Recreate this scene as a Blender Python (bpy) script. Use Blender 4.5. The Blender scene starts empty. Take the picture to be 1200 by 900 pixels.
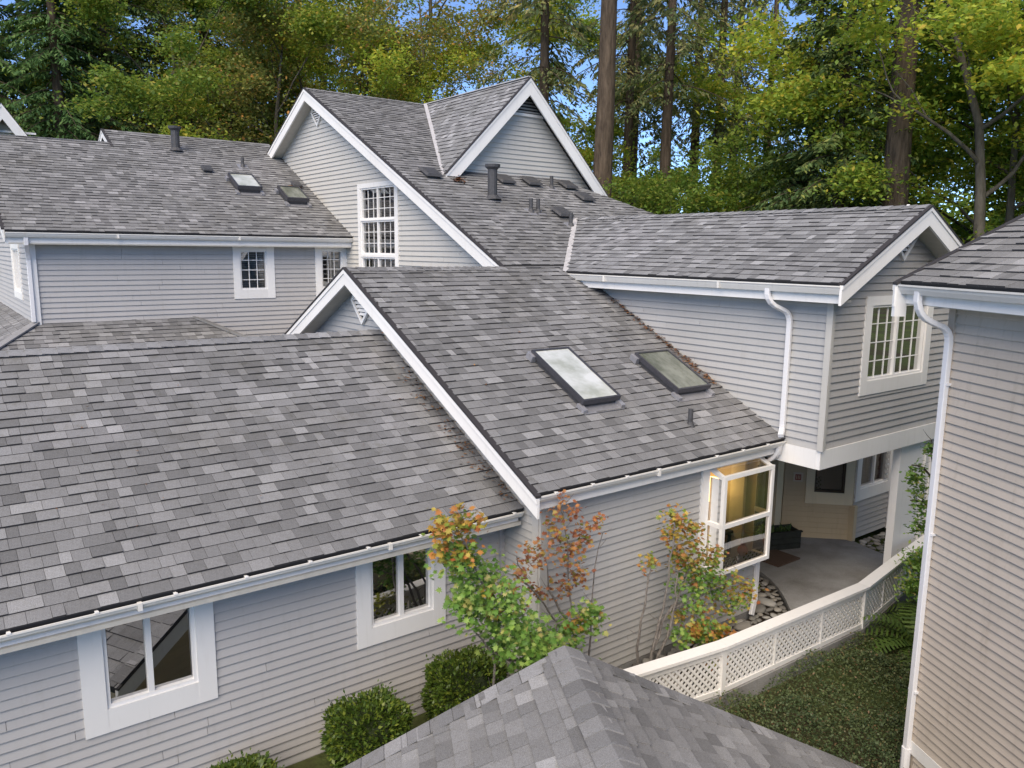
import bpy, math, random
import numpy as np
from mathutils import Vector, Matrix
random.seed(7); rng = np.random.default_rng(7)
S = bpy.context.scene
COL = S.collection

# ------------------------------------------------------------------ camera
def set_camera():
    pitch, roll, yaw = math.radians(9.641), math.radians(-.644), math.radians(52.917)
    f = Vector((math.cos(yaw)*math.cos(pitch), math.sin(yaw)*math.cos(pitch), -math.sin(pitch)))
    r = Vector((math.sin(yaw), -math.cos(yaw), 0)); d = f.cross(r)
    r2 = r*math.cos(roll) + d*math.sin(roll); d2 = -r*math.sin(roll) + d*math.cos(roll)
    cd = bpy.data.cameras.new('camera'); co = bpy.data.objects.new('camera', cd); COL.objects.link(co)
    cd.sensor_width = 36; cd.sensor_fit = 'HORIZONTAL'; cd.lens = 926.69/1200*36
    cd.clip_start = .05; cd.clip_end = 2000
    m = Matrix((r2, -d2, -f)).transposed().to_4x4(); m.translation = Vector((0, 0, 5.3))
    co.matrix_world = m; S.camera = co
    return f
CAMF = set_camera(); CAM = Vector((0, 0, 5.3))

# ------------------------------------------------------------------ light
SUN_AZ = math.radians(214)      # direction towards the sun, measured from +X towards +Y
SUN_EL = math.radians(48)
w = bpy.data.worlds.new('World'); S.world = w; w.use_nodes = True
nt = w.node_tree; bg = nt.nodes['Background']
sky = nt.nodes.new('ShaderNodeTexSky'); sky.sky_type = 'NISHITA'; sky.sun_disc = False
sky.sun_elevation = SUN_EL; sky.sun_rotation = math.pi/2 - SUN_AZ
sky.air_density = 1.0; sky.dust_density = 0.0; sky.ozone_density = 3.5; sky.altitude = 6000
nt.links.new(sky.outputs[0], bg.inputs[0]); bg.inputs[1].default_value = 0.1
sl = bpy.data.lights.new('sun', 'SUN'); sl.energy = 2.0; sl.angle = math.radians(60); sl.color = (1, 0.865, 0.68)
so = bpy.data.objects.new('sun', sl); COL.objects.link(so)
sd = Vector((math.cos(SUN_AZ)*math.cos(SUN_EL), math.sin(SUN_AZ)*math.cos(SUN_EL), math.sin(SUN_EL)))
so.rotation_euler = sd.to_track_quat('Z', 'Y').to_euler(); so.location = (0, 0, 40)
S.view_settings.view_transform = 'Standard'; S.view_settings.look = 'None'
S.view_settings.exposure = 1.5; S.view_settings.gamma = 1

# ------------------------------------------------------------------ materials
class NT:
    def __init__(s, name):
        s.m = bpy.data.materials.new(name); s.m.use_nodes = True
        s.t = s.m.node_tree; s.b = s.t.nodes['Principled BSDF']; s.out = s.t.nodes['Material Output']
    def n(s, typ, **k):
        x = s.t.nodes.new(typ)
        for a, v in k.items(): setattr(x, a, v)
        return x
    def l(s, a, b): s.t.links.new(a, b)
    def noise(s, scale, detail=4, rough=.55, coord='Object', vec=None):
        tc = s.n('ShaderNodeTexCoord'); no = s.n('ShaderNodeTexNoise'); no.inputs['Scale'].default_value = scale
        no.inputs['Detail'].default_value = detail; no.inputs['Roughness'].default_value = rough
        if vec:
            mp = s.n('ShaderNodeMapping'); mp.inputs['Scale'].default_value = vec
            s.l(tc.outputs[coord], mp.inputs[0]); s.l(mp.outputs[0], no.inputs[0])
        else: s.l(tc.outputs[coord], no.inputs[0])
        return no.outputs['Fac']
    def ramp(s, fac, stops):
        r = s.n('ShaderNodeValToRGB'); e = r.color_ramp.elements
        while len(e) < len(stops): e.new(.5)
        for i, (p, c) in enumerate(stops): e[i].position = p; e[i].color = (*c, 1)
        s.l(fac, r.inputs[0]); return r.outputs[0]
    def mix(s, fac, a, b, mode='MIX'):
        x = s.n('ShaderNodeMix', data_type='RGBA', blend_type=mode)
        if isinstance(fac, (int, float)): x.inputs[0].default_value = fac
        else: s.l(fac, x.inputs[0])
        for i, v in ((6, a), (7, b)):
            if isinstance(v, tuple): x.inputs[i].default_value = (*v, 1)
            else: s.l(v, x.inputs[i])
        return x.outputs[2]
    def bump(s, fac, strength, dist=.01):
        b = s.n('ShaderNodeBump'); b.inputs['Strength'].default_value = strength; b.inputs['Distance'].default_value = dist
        s.l(fac, b.inputs['Height']); s.l(b.outputs[0], s.b.inputs['Normal'])
    def set(s, col=None, rough=None, spec=None, metal=None):
        if col is not None:
            if isinstance(col, tuple): s.b.inputs['Base Color'].default_value = (*col, 1)
            else: s.l(col, s.b.inputs['Base Color'])
        if rough is not None: s.b.inputs['Roughness'].default_value = rough
        if spec is not None: s.b.inputs['Specular IOR Level'].default_value = spec
        if metal is not None: s.b.inputs['Metallic'].default_value = metal
        return s.m

def g3(a, b, c): return (a, b, c)
def mat_shingle(name, rand, tone=1.0, warm=0.0):
    t = NT(name)
    if rand == 'island': r = t.n('ShaderNodeNewGeometry').outputs['Random Per Island']
    else: r = t.n('ShaderNodeObjectInfo').outputs['Random']
    T = lambda v, k=0: (v*tone*(1+warm), v*tone*(1+warm*.3), v*tone*(1.02-warm))
    c = t.ramp(r, [(0, T(.108)), (.2, T(.13)), (.5, T(.152)), (.8, T(.172)), (.94, T(.20)), (1, T(.235))])
    tc = t.n('ShaderNodeTexCoord')
    g = t.noise(150, 5, .8); gr = t.ramp(g, [(.32, g3(.5, .49, .48)), (.5, g3(1, 1, 1)), (.68, g3(1.5, 1.5, 1.5))])
    c = t.mix(1.0, c, gr, 'MULTIPLY')
    big = t.noise(.7, 6, .65); br = t.ramp(big, [(.28, g3(.76, .74, .70)), (.5, g3(1, 1, 1)), (.72, g3(1.16, 1.14, 1.15))])
    c = t.mix(1.0, c, br, 'MULTIPLY')
    st = t.noise(9, 4, .6); sr = t.ramp(st, [(.55, g3(1, 1, 1)), (.78, g3(.70, .69, .62))])
    c = t.mix(.8, c, sr, 'MULTIPLY')
    t.bump(g, .35, .004)
    return t.set(c, .93, .25)
SH_I = mat_shingle('asphalt_shingle_blend', 'island', 1.2, -.012); SH_O = mat_shingle('asphalt_shingle_blend_single', 'object', 1.2, -.012)
SHR_I = mat_shingle('asphalt_shingle_lit_lilac', 'island', 1.4, -.025); SHR_O = mat_shingle('asphalt_shingle_lit_lilac_single', 'object', 1.4, -.025)  # paler lilac copy: sky light on left-facing slopes is put into the colour
SHN_I = mat_shingle('asphalt_shingle_near', 'island', 1.3, .0); SHN_O = mat_shingle('asphalt_shingle_near_single', 'object', 1.3, .0)

def mat_paint(name, col, dirt=.25, rough=.6, streak=1.0):
    t = NT(name)
    big = t.noise(.8, 5, .65, vec=(1, 1, .5)); c = t.mix(t.ramp(big, [(.35, g3(0, 0, 0)), (.75, g3(1, 1, 1))]), col, tuple(x*(1-dirt*.5) for x in col))
    s = t.noise(14, 4, .6, vec=(1, 1, .12)); sr = t.ramp(s, [(.55, g3(1, 1, 1)), (.85, (1-dirt*.6, 1-dirt*.65, 1-dirt*.75))])
    c = t.mix(streak, c, sr, 'MULTIPLY')
    r = t.n('ShaderNodeObjectInfo').outputs['Random']
    c = t.mix(1.0, c, t.ramp(r, [(0, g3(.95, .95, .95)), (1, g3(1.04, 1.04, 1.04))]), 'MULTIPLY')
    f = t.noise(60, 3, .5, vec=(.15, .15, 1)); t.bump(f, .12, .002)
    return t.set(c, rough, .3)
SID = mat_paint('lap_siding_blue_grey', (.43, .418, .41), .2)
SID_M = mat_paint('lap_siding_pale_blue_grey', (.425, .418, .408), .2)
SID_R = mat_paint('lap_siding_grey', (.415, .40, .385), .25)
SID_T = mat_paint('lap_siding_light_grey', (.495, .48, .45), .2)
SID_B = mat_paint('lap_siding_beige_grey', (.49, .43, .365), .35)
SID_E = mat_paint('lap_siding_tan_warm_lit', (.56, .46, .31), .25)  # tan siding with the entry's warm porch glow put into the colour
WHITE = mat_paint('white_trim_paint', (.80, .785, .765), .16, .45)
CREAM = mat_paint('cream_trim_warm_lit', (.78, .69, .50), .2, .5)  # cream trim, its base colour also carrying the warm glow of the entry
GUT = mat_paint('white_gutter_enamel', (.72, .70, .66), .25, .35)
DOWN = mat_paint('downspout_enamel', (.74, .735, .75), .2, .35)
def simple(name, col, rough=.6, spec=.4, metal=0, nz=None):
    t = NT(name)
    if nz:
        f = t.noise(nz[0], 4, .6); c = t.mix(t.ramp(f, [(.3, g3(0, 0, 0)), (.7, g3(1, 1, 1))]), col, tuple(nz[1]*x for x in col)); t.bump(f, .3, .01)
    else: c = col
    return t.set(c, rough, spec, metal)
UNDER = simple('roof_felt_black', (.03, .03, .032), .9)
BUTT = simple('shingle_butt_shadow', (.05, .048, .05), .95)  # dark printed butt edge; its colour also paints the course shadow line
EDGE = simple('dark_drip_edge', (.035, .032, .034), .7)
SOFF = simple('soffit_board', (.52, .50, .45), .7, nz=(8, .85))
FLUE = simple('flue_grey_paint', (.07, .07, .075), .55, nz=(20, .6))
BRONZE = simple('skylight_bronze_frame', (.10, .10, .115), .35, .5, .5, nz=(30, .7))
FLASH = simple('galvanised_flashing', (.42, .42, .45), .4, .5, .5, nz=(15, .75))
FLASHW = simple('valley_metal_white', (.62, .60, .60), .45, .5, .2, nz=(12, .7))
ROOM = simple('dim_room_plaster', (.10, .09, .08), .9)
ROOMW = simple('warm_room_plaster', (.26, .20, .13), .9, nz=(3, .6))
BLIND = simple('pale_blind_slats', (.42, .42, .42), .7)
CURT = simple('grey_curtain_cloth', (.30, .29, .30), .9, nz=(30, .7))
CONC = NT('patio_concrete'); _n = CONC.noise(1.1, 6, .62); _m = CONC.noise(60, 3, .6)
_c = CONC.mix(1.0, CONC.ramp(_n, [(.3, g3(.17, .16, .15)), (.5, g3(.26, .255, .25)), (.72, g3(.35, .35, .35))]), CONC.ramp(_m, [(.3, g3(.82, .82, .82)), (.7, g3(1.1, 1.1, 1.1))]), 'MULTIPLY')
CONC.bump(_m, .25, .004); CONC = CONC.set(_c, .8, .3)
SOIL = simple('dark_garden_soil', (.055, .042, .032), 1, .1, nz=(14, .45))
GRND = NT('mossy_woodland_ground'); _f = GRND.noise(.35, 6, .65); _g = GRND.noise(9, 4, .6)
_c = GRND.mix(1.0, GRND.ramp(_f, [(.35, g3(.06, .045, .03)), (.55, g3(.07, .09, .03)), (.75, g3(.11, .15, .035))]), GRND.ramp(_g, [(.3, g3(.7, .7, .7)), (.7, g3(1.2, 1.2, 1.2))]), 'MULTIPLY'); GRND.bump(_g, .5, .05); GRND = GRND.set(_c, 1, .1)
BRICK = simple('dark_red_brick', (.10, .035, .028), .85, nz=(25, .6))
WOODD = simple('dark_green_planter_wood', (.03, .035, .03), .7, nz=(12, .6))
MATW = simple('brown_doormat', (.11, .07, .05), .95, nz=(80, .6))
def mat_leaf(name, stops, trans=.35, objmix=.35, rough=.5, dull=None):
    t = NT(name)
    r = t.n('ShaderNodeNewGeometry').outputs['Random Per Island']
    c = t.ramp(r, stops)
    o = t.n('ShaderNodeObjectInfo').outputs['Random']
    c = t.mix(1.0, c, t.ramp(o, [(0, (1-objmix*.6, 1-objmix*.4, 1-objmix*.3)), (.5, g3(1, 1, 1)), (1, (1+objmix, 1+objmix*.5, 1.0))]), 'MULTIPLY')
    p = t.noise(.35, 3, .5); c = t.mix(1.0, c, t.ramp(p, [(.35, g3(.75, .8, .8)), (.65, g3(1.2, 1.12, 1.0))]), 'MULTIPLY')
    t.set(c, rough, .35)
    tr = t.n('ShaderNodeBsdfTranslucent'); t.l(c, tr.inputs[0])
    ms = t.n('ShaderNodeMixShader'); ms.inputs[0].default_value = trans
    t.l(t.b.outputs[0], ms.inputs[1]); t.l(tr.outputs[0], ms.inputs[2]); t.l(ms.outputs[0], t.out.inputs[0])
    return t.m
LF_MAPLE = mat_leaf('leaf_bigleaf_green', [(0, g3(0.091, 0.174, 0.032)), (.5, g3(0.174, 0.276, 0.044)), (.85, g3(0.286, 0.367, 0.061)), (1, g3(0.449, 0.388, 0.082))], .45)
LF_SUNLIT = mat_leaf('leaf_sunlit_yellow', [(0, g3(.20, .33, .05)), (.5, g3(.33, .45, .065)), (.85, g3(.50, .55, .08)), (1, g3(.58, .46, .08))], .5, .2)  # sunlit and backlit look of the maples put into a yellow leaf colour
LF_OLIVE = mat_leaf('leaf_olive_turning', [(0, g3(0.128, 0.181, 0.054)), (.6, g3(0.234, 0.276, 0.075)), (.88, g3(0.361, 0.319, 0.095)), (1, g3(0.552, 0.276, 0.085))], .4)
LF_LIMEG = mat_leaf('leaf_lit_lime', [(0, g3(.13, .22, .03)), (.6, g3(.24, .33, .05)), (1, g3(.42, .44, .08))], .5)
LF_CON = mat_leaf('needle_dark_green', [(0, g3(0.052, 0.105, 0.042)), (.6, g3(0.094, 0.164, 0.056)), (1, g3(0.176, 0.222, 0.070))], .18, .3, .7)
LF_CEDAR = mat_leaf('cedar_spray_green', [(0, g3(0.062, 0.135, 0.042)), (.6, g3(0.104, 0.198, 0.058)), (1, g3(0.166, 0.260, 0.073))], .25, .3, .7)
LF_THIN = mat_leaf('needle_sunbrowned', [(0, g3(0.128, 0.179, 0.077)), (.6, g3(0.230, 0.269, 0.102)), (1, g3(0.410, 0.358, 0.154))], .35, .3, .7)
LF_BOX = mat_leaf('boxwood_leaf', [(0, g3(.047, .088, .016)), (.7, g3(.095, .149, .024)), (1, g3(.189, .230, .034))], .25, .1, .35)
LF_COV = mat_leaf('ground_cover_leaf', [(0, g3(.05, .075, .03)), (.5, g3(.085, .12, .045)), (.9, g3(.14, .17, .07)), (1, g3(.22, .13, .07))], .2, .1, .5)
LF_FERN = mat_leaf('fern_frond_green', [(0, g3(0.078, 0.140, 0.031)), (1, g3(0.156, 0.234, 0.047))], .35, .2, .5)
LF_RED = mat_leaf('vine_maple_rust_leaf', [(0, g3(0.220, 0.077, 0.050)), (.35, g3(0.374, 0.143, 0.066)), (.7, g3(0.462, 0.220, 0.077)), (.9, g3(0.330, 0.264, 0.055)), (1, g3(0.132, 0.187, 0.033))], .3, .25, .5)
LF_ORG = mat_leaf('vine_maple_orange_leaf', [(0, g3(0.437, 0.138, 0.052)), (.3, g3(0.529, 0.253, 0.069)), (.55, g3(0.460, 0.345, 0.069)), (.8, g3(0.253, 0.299, 0.046)), (1, g3(0.138, 0.230, 0.034))], .3, .25, .5)
LF_GRN = mat_leaf('vine_maple_green_leaf', [(0, g3(.10, .21, .035)), (.45, g3(.18, .32, .055)), (.85, g3(.30, .42, .10)), (1, g3(.50, .42, .14))], .3, .15, .45)
LF_LIME = mat_leaf('chartreuse_leaf', [(0, g3(.25, .29, .05)), (1, g3(.42, .42, .10))], .3, .1, .5)
LITTER = mat_leaf('fallen_leaf_litter', [(0, g3(.10, .045, .025)), (.6, g3(.20, .09, .04)), (1, g3(.30, .17, .08))], 0.05, .1, .9)
def mat_bark(name, a, b, scale=6):
    t = NT(name); f = t.noise(scale, 6, .65, vec=(1, 1, .18)); c = t.ramp(f, [(.3, a), (.7, b)])
    t.bump(f, 1.0, .08); return t.set(c, .95, .2)
BARK = mat_bark('fir_bark', g3(.04, .03, .022), g3(.14, .105, .075), 9)
BARKL = mat_bark('maple_bark', g3(.07, .06, .045), g3(.16, .14, .11), 5)
BARKP = mat_bark('pale_twig_bark', g3(.15, .13, .12), g3(.38, .35, .32), 40)
STONE = NT('river_stone'); _r = STONE.n('ShaderNodeNewGeometry').outputs['Random Per Island']; _o = STONE.n('ShaderNodeObjectInfo').outputs['Random']
_ad = STONE.n('ShaderNodeMath', operation='FRACT'); _a2 = STONE.n('ShaderNodeMath', operation='ADD'); STONE.l(_r, _a2.inputs[0]); STONE.l(_o, _a2.inputs[1]); STONE.l(_a2.outputs[0], _ad.inputs[0])
_c = STONE.ramp(_ad.outputs[0], [(0, g3(.13, .12, .11)), (.5, g3(.22, .21, .19)), (.85, g3(.30, .27, .23)), (1, g3(.36, .35, .33))]); _f = STONE.noise(40, 4, .6); STONE.bump(_f, .2, .005)
STONE = STONE.set(_c, .75, .3)

def mat_glass(name, tint=(.75, .8, .8), base=.05, refl=(1, 1, 1), rough=.0):
    t = NT(name)
    gl = t.n('ShaderNodeBsdfGlossy'); gl.inputs['Roughness'].default_value = rough; gl.inputs[0].default_value = (*refl, 1)
    tp = t.n('ShaderNodeBsdfTransparent'); tp.inputs[0].default_value = (*tint, 1)
    fr = t.n('ShaderNodeFresnel'); fr.inputs[0].default_value = 1.55
    ma = t.n('ShaderNodeMath', operation='MULTIPLY_ADD'); ma.inputs[1].default_value = 1.6; ma.inputs[2].default_value = base; ma.use_clamp = True
    t.l(fr.outputs[0], ma.inputs[0])
    wv = t.noise(1.2, 2, .5); b = t.n('ShaderNodeBump'); b.inputs['Strength'].default_value = .05; b.inputs['Distance'].default_value = .01
    t.l(wv, b.inputs['Height']); t.l(b.outputs[0], gl.inputs['Normal'])
    m = t.n('ShaderNodeMixShader'); t.l(ma.outputs[0], m.inputs[0]); t.l(tp.outputs[0], m.inputs[1]); t.l(gl.outputs[0], m.inputs[2])
    t.l(m.outputs[0], t.out.inputs[0]); return t.m
GLASS = mat_glass('window_glass', base=.12)
GLASSD = mat_glass('window_glass_mirrorlike', tint=(.4, .42, .42), base=.38)
GLASSC = mat_glass('clear_bay_glass', tint=(.55, .59, .58), base=.2)
def emis(name, col, k):
    t = NT(name); e = t.n('ShaderNodeEmission'); e.inputs[0].default_value = (*col, 1); e.inputs[1].default_value = k
    t.l(e.outputs[0], t.out.inputs[0]); return t.m
LAMP = emis('lampshade_glow', (1, .6, .2), 2.2)
SKYG = NT('skylight_white_reflection'); _f = SKYG.noise(2.2, 5, .6); _c = SKYG.ramp(_f, [(.35, g3(.36, .38, .33)), (.62, g3(.62, .64, .63))]); SKYG.b.inputs['Coat Weight'].default_value = .6; SKYG = SKYG.set(_c, .12, .8)  # white reflection on the pane is painted as a pale mottled colour
SKYD = NT('skylight_glass_mossy'); _f = SKYD.noise(5, 5, .7, vec=(1, .25, 1)); _c = SKYD.ramp(_f, [(.35, g3(.10, .11, .085)), (.7, g3(.24, .255, .22))]); SKYD.b.inputs['Coat Weight'].default_value = .4; SKYD = SKYD.set(_c, .18, .7)

# ------------------------------------------------------------------ mesh helpers
def V3(*a): return Vector(a)
class MB:
    def __init__(s): s.v = []; s.f = []
    def add(s, vs, fs):
        o = len(s.v); s.v += [tuple(v) for v in vs]; s.f += [tuple(i+o for i in f) for f in fs]; return s
    def box(s, c, h, ax=None):
        c = Vector(c); X, Y, Z = ax or (V3(1, 0, 0), V3(0, 1, 0), V3(0, 0, 1))
        vs = [c + X*(h[0]*a) + Y*(h[1]*b) + Z*(h[2]*d) for a in (-1, 1) for b in (-1, 1) for d in (-1, 1)]
        return s.add(vs, [(0, 1, 3, 2), (4, 6, 7, 5), (0, 4, 5, 1), (2, 3, 7, 6), (0, 2, 6, 4), (1, 5, 7, 3)])
    def bar(s, a, b, w, t, up=(0, 0, 1)):
        a, b = Vector(a), Vector(b); d = (b-a); L = d.length; d.normalize(); u = Vector(up)
        sx = d.cross(u).normalized(); u = sx.cross(d)
        return s.box((a+b)/2, (L/2, w/2, t/2), (d, sx, u))
    def prism(s, poly, ext):
        n = len(poly); poly = [Vector(p) for p in poly]; e = Vector(ext)
        vs = poly + [p+e for p in poly]
        return s.add(vs, [tuple(range(n)), tuple(range(2*n-1, n-1, -1))] + [(i, i+n, (i+1) % n+n, (i+1) % n) for i in range(n)])
    def tube(s, pts, rs, seg=8, cap=True):
        pts = [Vector(p) for p in pts]; o = len(s.v); prev = None
        if not isinstance(rs, (list, tuple)): rs = [rs]*len(pts)
        for i, p in enumerate(pts):
            d = (pts[min(i+1, len(pts)-1)] - pts[max(i-1, 0)]).normalized()
            if prev is None: x = d.orthogonal().normalized()
            else: x = (prev - d*prev.dot(d)).normalized()
            prev = x; y = d.cross(x)
            for k in range(seg):
                a = 2*math.pi*k/seg; s.v.append(tuple(p + (x*math.cos(a)+y*math.sin(a))*rs[i]))
        for i in range(len(pts)-1):
            for k in range(seg):
                a = o+i*seg+k; b = o+i*seg+(k+1) % seg; s.f.append((a, b, b+seg, a+seg))
        if cap:
            s.f.append(tuple(o+k for k in range(seg-1, -1, -1))); q = o+(len(pts)-1)*seg; s.f.append(tuple(q+k for k in range(seg)))
        return s
    def mesh(s, name):
        me = bpy.data.meshes.new(name); me.from_pydata(s.v, [], s.f); me.update(); return me
    def build(s, name, m, parent=None, smooth=False):
        me = s.mesh(name); me.materials.append(m)
        if smooth: me.shade_smooth()
        return link(name, me, parent)
def link(name, me, parent=None):
    o = bpy.data.objects.new(name, me); COL.objects.link(o)
    if parent is not None: o.parent = parent; o.matrix_parent_inverse = Matrix.Translation(-parent_world(parent))
    return o
WORLD = {}
def parent_world(p):
    v = Vector(WORLD.get(p.name, (0, 0, 0))); return v
def thing(name, label, cat, loc=(0, 0, 0), group=None):
    o = bpy.data.objects.new(name, None); COL.objects.link(o); o.location = loc; o.empty_display_size = .3
    o['label'] = label; o['category'] = cat
    if group: o['group'] = group
    WORLD[o.name] = tuple(loc); return o
def tag(o, label=None, cat=None, group=None, kind=None):
    for k, v in (('label', label), ('category', cat), ('group', group), ('kind', kind)):
        if v: o[k] = v
    return o
def npmesh(name, V, F4, m):
    me = bpy.data.meshes.new(name); nv, nf = len(V), len(F4); k = F4.shape[1]
    me.vertices.add(nv); me.vertices.foreach_set('co', np.asarray(V, dtype=np.float32).ravel())
    me.loops.add(nf*k); me.loops.foreach_set('vertex_index', F4.ravel().astype(np.int32))
    me.polygons.add(nf); me.polygons.foreach_set('loop_start', (np.arange(nf)*k).astype(np.int32))
    me.polygons.foreach_set('loop_total', np.full(nf, k, dtype=np.int32))
    me.update(calc_edges=True); me.materials.append(m); return me

def scan(poly, s):
    xs = []; n = len(poly)
    for i in range(n):
        (x0, y0), (x1, y1) = poly[i], poly[(i+1) % n]
        if (y0 <= s) != (y1 <= s): xs.append(x0+(x1-x0)*(s-y0)/(y1-y0))
    xs.sort(); return [(xs[i], xs[i+1]) for i in range(0, len(xs)-1, 2)]
def bands(poly, s, e):
    A, B = scan(poly, s+.002), scan(poly, s+e-.002)
    if len(A) == len(B) and A: return [(a[0], a[1], b[0], b[1]) for a, b in zip(A, B)]
    M = scan(poly, s+e/2)
    return [(a, b, a, b) for a, b in M]

EXPO = .142
VARW = [.095, .125, .15, .175, .205, .25]
def inframe(p, margin=40):
    q = Vector(p)-CAM; z = q.dot(CAMF)
    if z < .3: return False
    R = S.camera.matrix_world.to_3x3(); x = q.dot(R.col[0])/z*926.7; y = -q.dot(R.col[1])/z*926.7
    return abs(x) < 600+margin and abs(y) < 450+margin
def shingles(roof, O, U, V, poly, mats=(SH_I, SH_O), nmax=300, individual=True, lift=1.0):
    """poly in (u, s) coordinates on the roof plane; shingle tabs are laid course by course"""
    O, U, V = Vector(O), Vector(U).normalized(), Vector(V).normalized(); N = U.cross(V)
    if N.z < 0: N = -N
    smin = min(p[1] for p in poly); smax = max(p[1] for p in poly)
    items = []; s = smin; row = 0
    while s < smax-.02:
        e = min(EXPO, smax-s)
        for (a0, b0, a1, b1) in bands(poly, s, e):
            u = min(a0, a1) - random.random()*.3
            while u < max(b0, b1):
                k = random.randrange(6) if random.random() > .25 else random.choice((1, 2, 3)); wd = VARW[k]
                l0, h0 = max(u, a0), min(u+wd, b0); l1, h1 = max(u, a1), min(u+wd, b1)
                if h0-l0 > .012 or h1-l1 > .012:
                    h0 = max(h0, l0); h1 = max(h1, l1)
                    items.append((s, e, l0, h0, l1, h1, k, u, random.random()))
                u += wd
        s += EXPO; row += 1
    full = []; rest = []
    for it in items:
        s, e, l0, h0, l1, h1, k, u, r = it
        ok = individual and abs(e-EXPO) < 1e-6 and l0 == u and l1 == u and abs(h0-u-VARW[k]) < 1e-9 and abs(h1-u-VARW[k]) < 1e-9
        c = O+U*(l0+.1)+V*(s+.07)
        (full if ok and inframe(c, 0) else rest).append((( c-CAM).length, it))
    full.sort(key=lambda t: t[0]); rest += full[nmax:]; full = full[:nmax]
    M = Matrix((U, V, N)).transposed().to_4x4()
    meshes = {}
    for d, (s, e, l0, h0, l1, h1, k, u, r) in full:
        q = (k, int(r*3))
        if q not in meshes:
            t = (.009+.006*q[1])*lift; wd = VARW[k]; g = .0015
            mb = MB(); mb.add([(g, 0, -.004), (wd-g, 0, -.004), (wd-g, 0, t), (g, 0, t), (g, EXPO+.012, .0), (wd-g, EXPO+.012, .0), (g, EXPO+.012, -.004), (wd-g, EXPO+.012, -.004)],
                [(0, 1, 2, 3), (3, 2, 5, 4), (0, 3, 4, 6), (1, 7, 5, 2)])
            me = mb.mesh('shingle'); me.materials.append(mats[1]); me.materials.append(BUTT); me.polygons[0].material_index = 1; meshes[q] = me
        o = bpy.data.objects.new('shingle', meshes[q]); COL.objects.link(o); o.parent = roof
        m = M.copy(); m.translation = O+U*u+V*s+N*.004
        o.matrix_parent_inverse = Matrix.Translation(-parent_world(roof)); o.matrix_basis = m
    mb = MB()
    for d, (s, e, l0, h0, l1, h1, k, u, r) in rest:
        t = (.009+.006*int(r*3))*lift; g = .0015
        P = lambda a, b, c: O+U*a+V*b+N*(c+.004)
        mb.add([P(l0+g, s, -.004), P(max(h0-g, l0+g), s, -.004), P(max(h0-g, l0+g), s, t), P(l0+g, s, t), P(l1+g, s+e+.012, 0), P(max(h1-g, l1+g), s+e+.012, 0), P(l1+g, s+e+.012, -.004), P(max(h1-g, l1+g), s+e+.012, -.004)],
               [(0, 1, 2, 3), (3, 2, 5, 4), (0, 3, 4, 6), (1, 7, 5, 2)])
    if mb.v:
        o = mb.build('shingle_field', mats[0], roof); o['kind'] = 'stuff'; o.data.materials.append(BUTT)
        for i in range(0, len(o.data.polygons), 4): o.data.polygons[i].material_index = 1

def slab(parent, O, U, V, poly, name='roof', th=.12, m=UNDER):
    O, U, V = Vector(O), Vector(U).normalized(), Vector(V).normalized(); N = U.cross(V)
    if N.z < 0: N = -N
    o = MB().prism([O+U*a+V*b-N*.002 for a, b in poly], -N*th).build(name, m, parent)
    return o

def ridge_caps(roof, a, b, dL, dR, n, mats=SH_O, w=.15):
    """a..b ridge line, dL / dR unit vectors down each slope"""
    a, b = Vector(a), Vector(b); L = (b-a).length; d = (b-a)/L; dL, dR = Vector(dL), Vector(dR)
    st = L/n; up = (-(dL+dR)).normalized()
    mb = MB(); e = st+.03
    P = []
    for y, h in ((0, .022), (e, .008)):
        P += [dL*w+up*h*1.0+d*y, dL*(w*.35)+up*(h-.004)+d*y, up*(h-.012)+d*y, dR*(w*.35)+up*(h-.004)+d*y, dR*w+up*h+d*y]
    P += [p-up*.02 for p in P[:5]]
    F = [(i, i+1, i+6, i+5) for i in range(4)] + [(10+i, 11+i, i+1, i) for i in range(4)]
    mb.add(P, F); me = mb.mesh('ridge_cap'); me.materials.append(mats)
    for i in range(n):
        o = bpy.data.objects.new('ridge_cap', me); COL.objects.link(o); o.parent = roof
        o.matrix_parent_inverse = Matrix.Translation(-parent_world(roof)); o.location = a+d*st*i+up*.012

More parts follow.
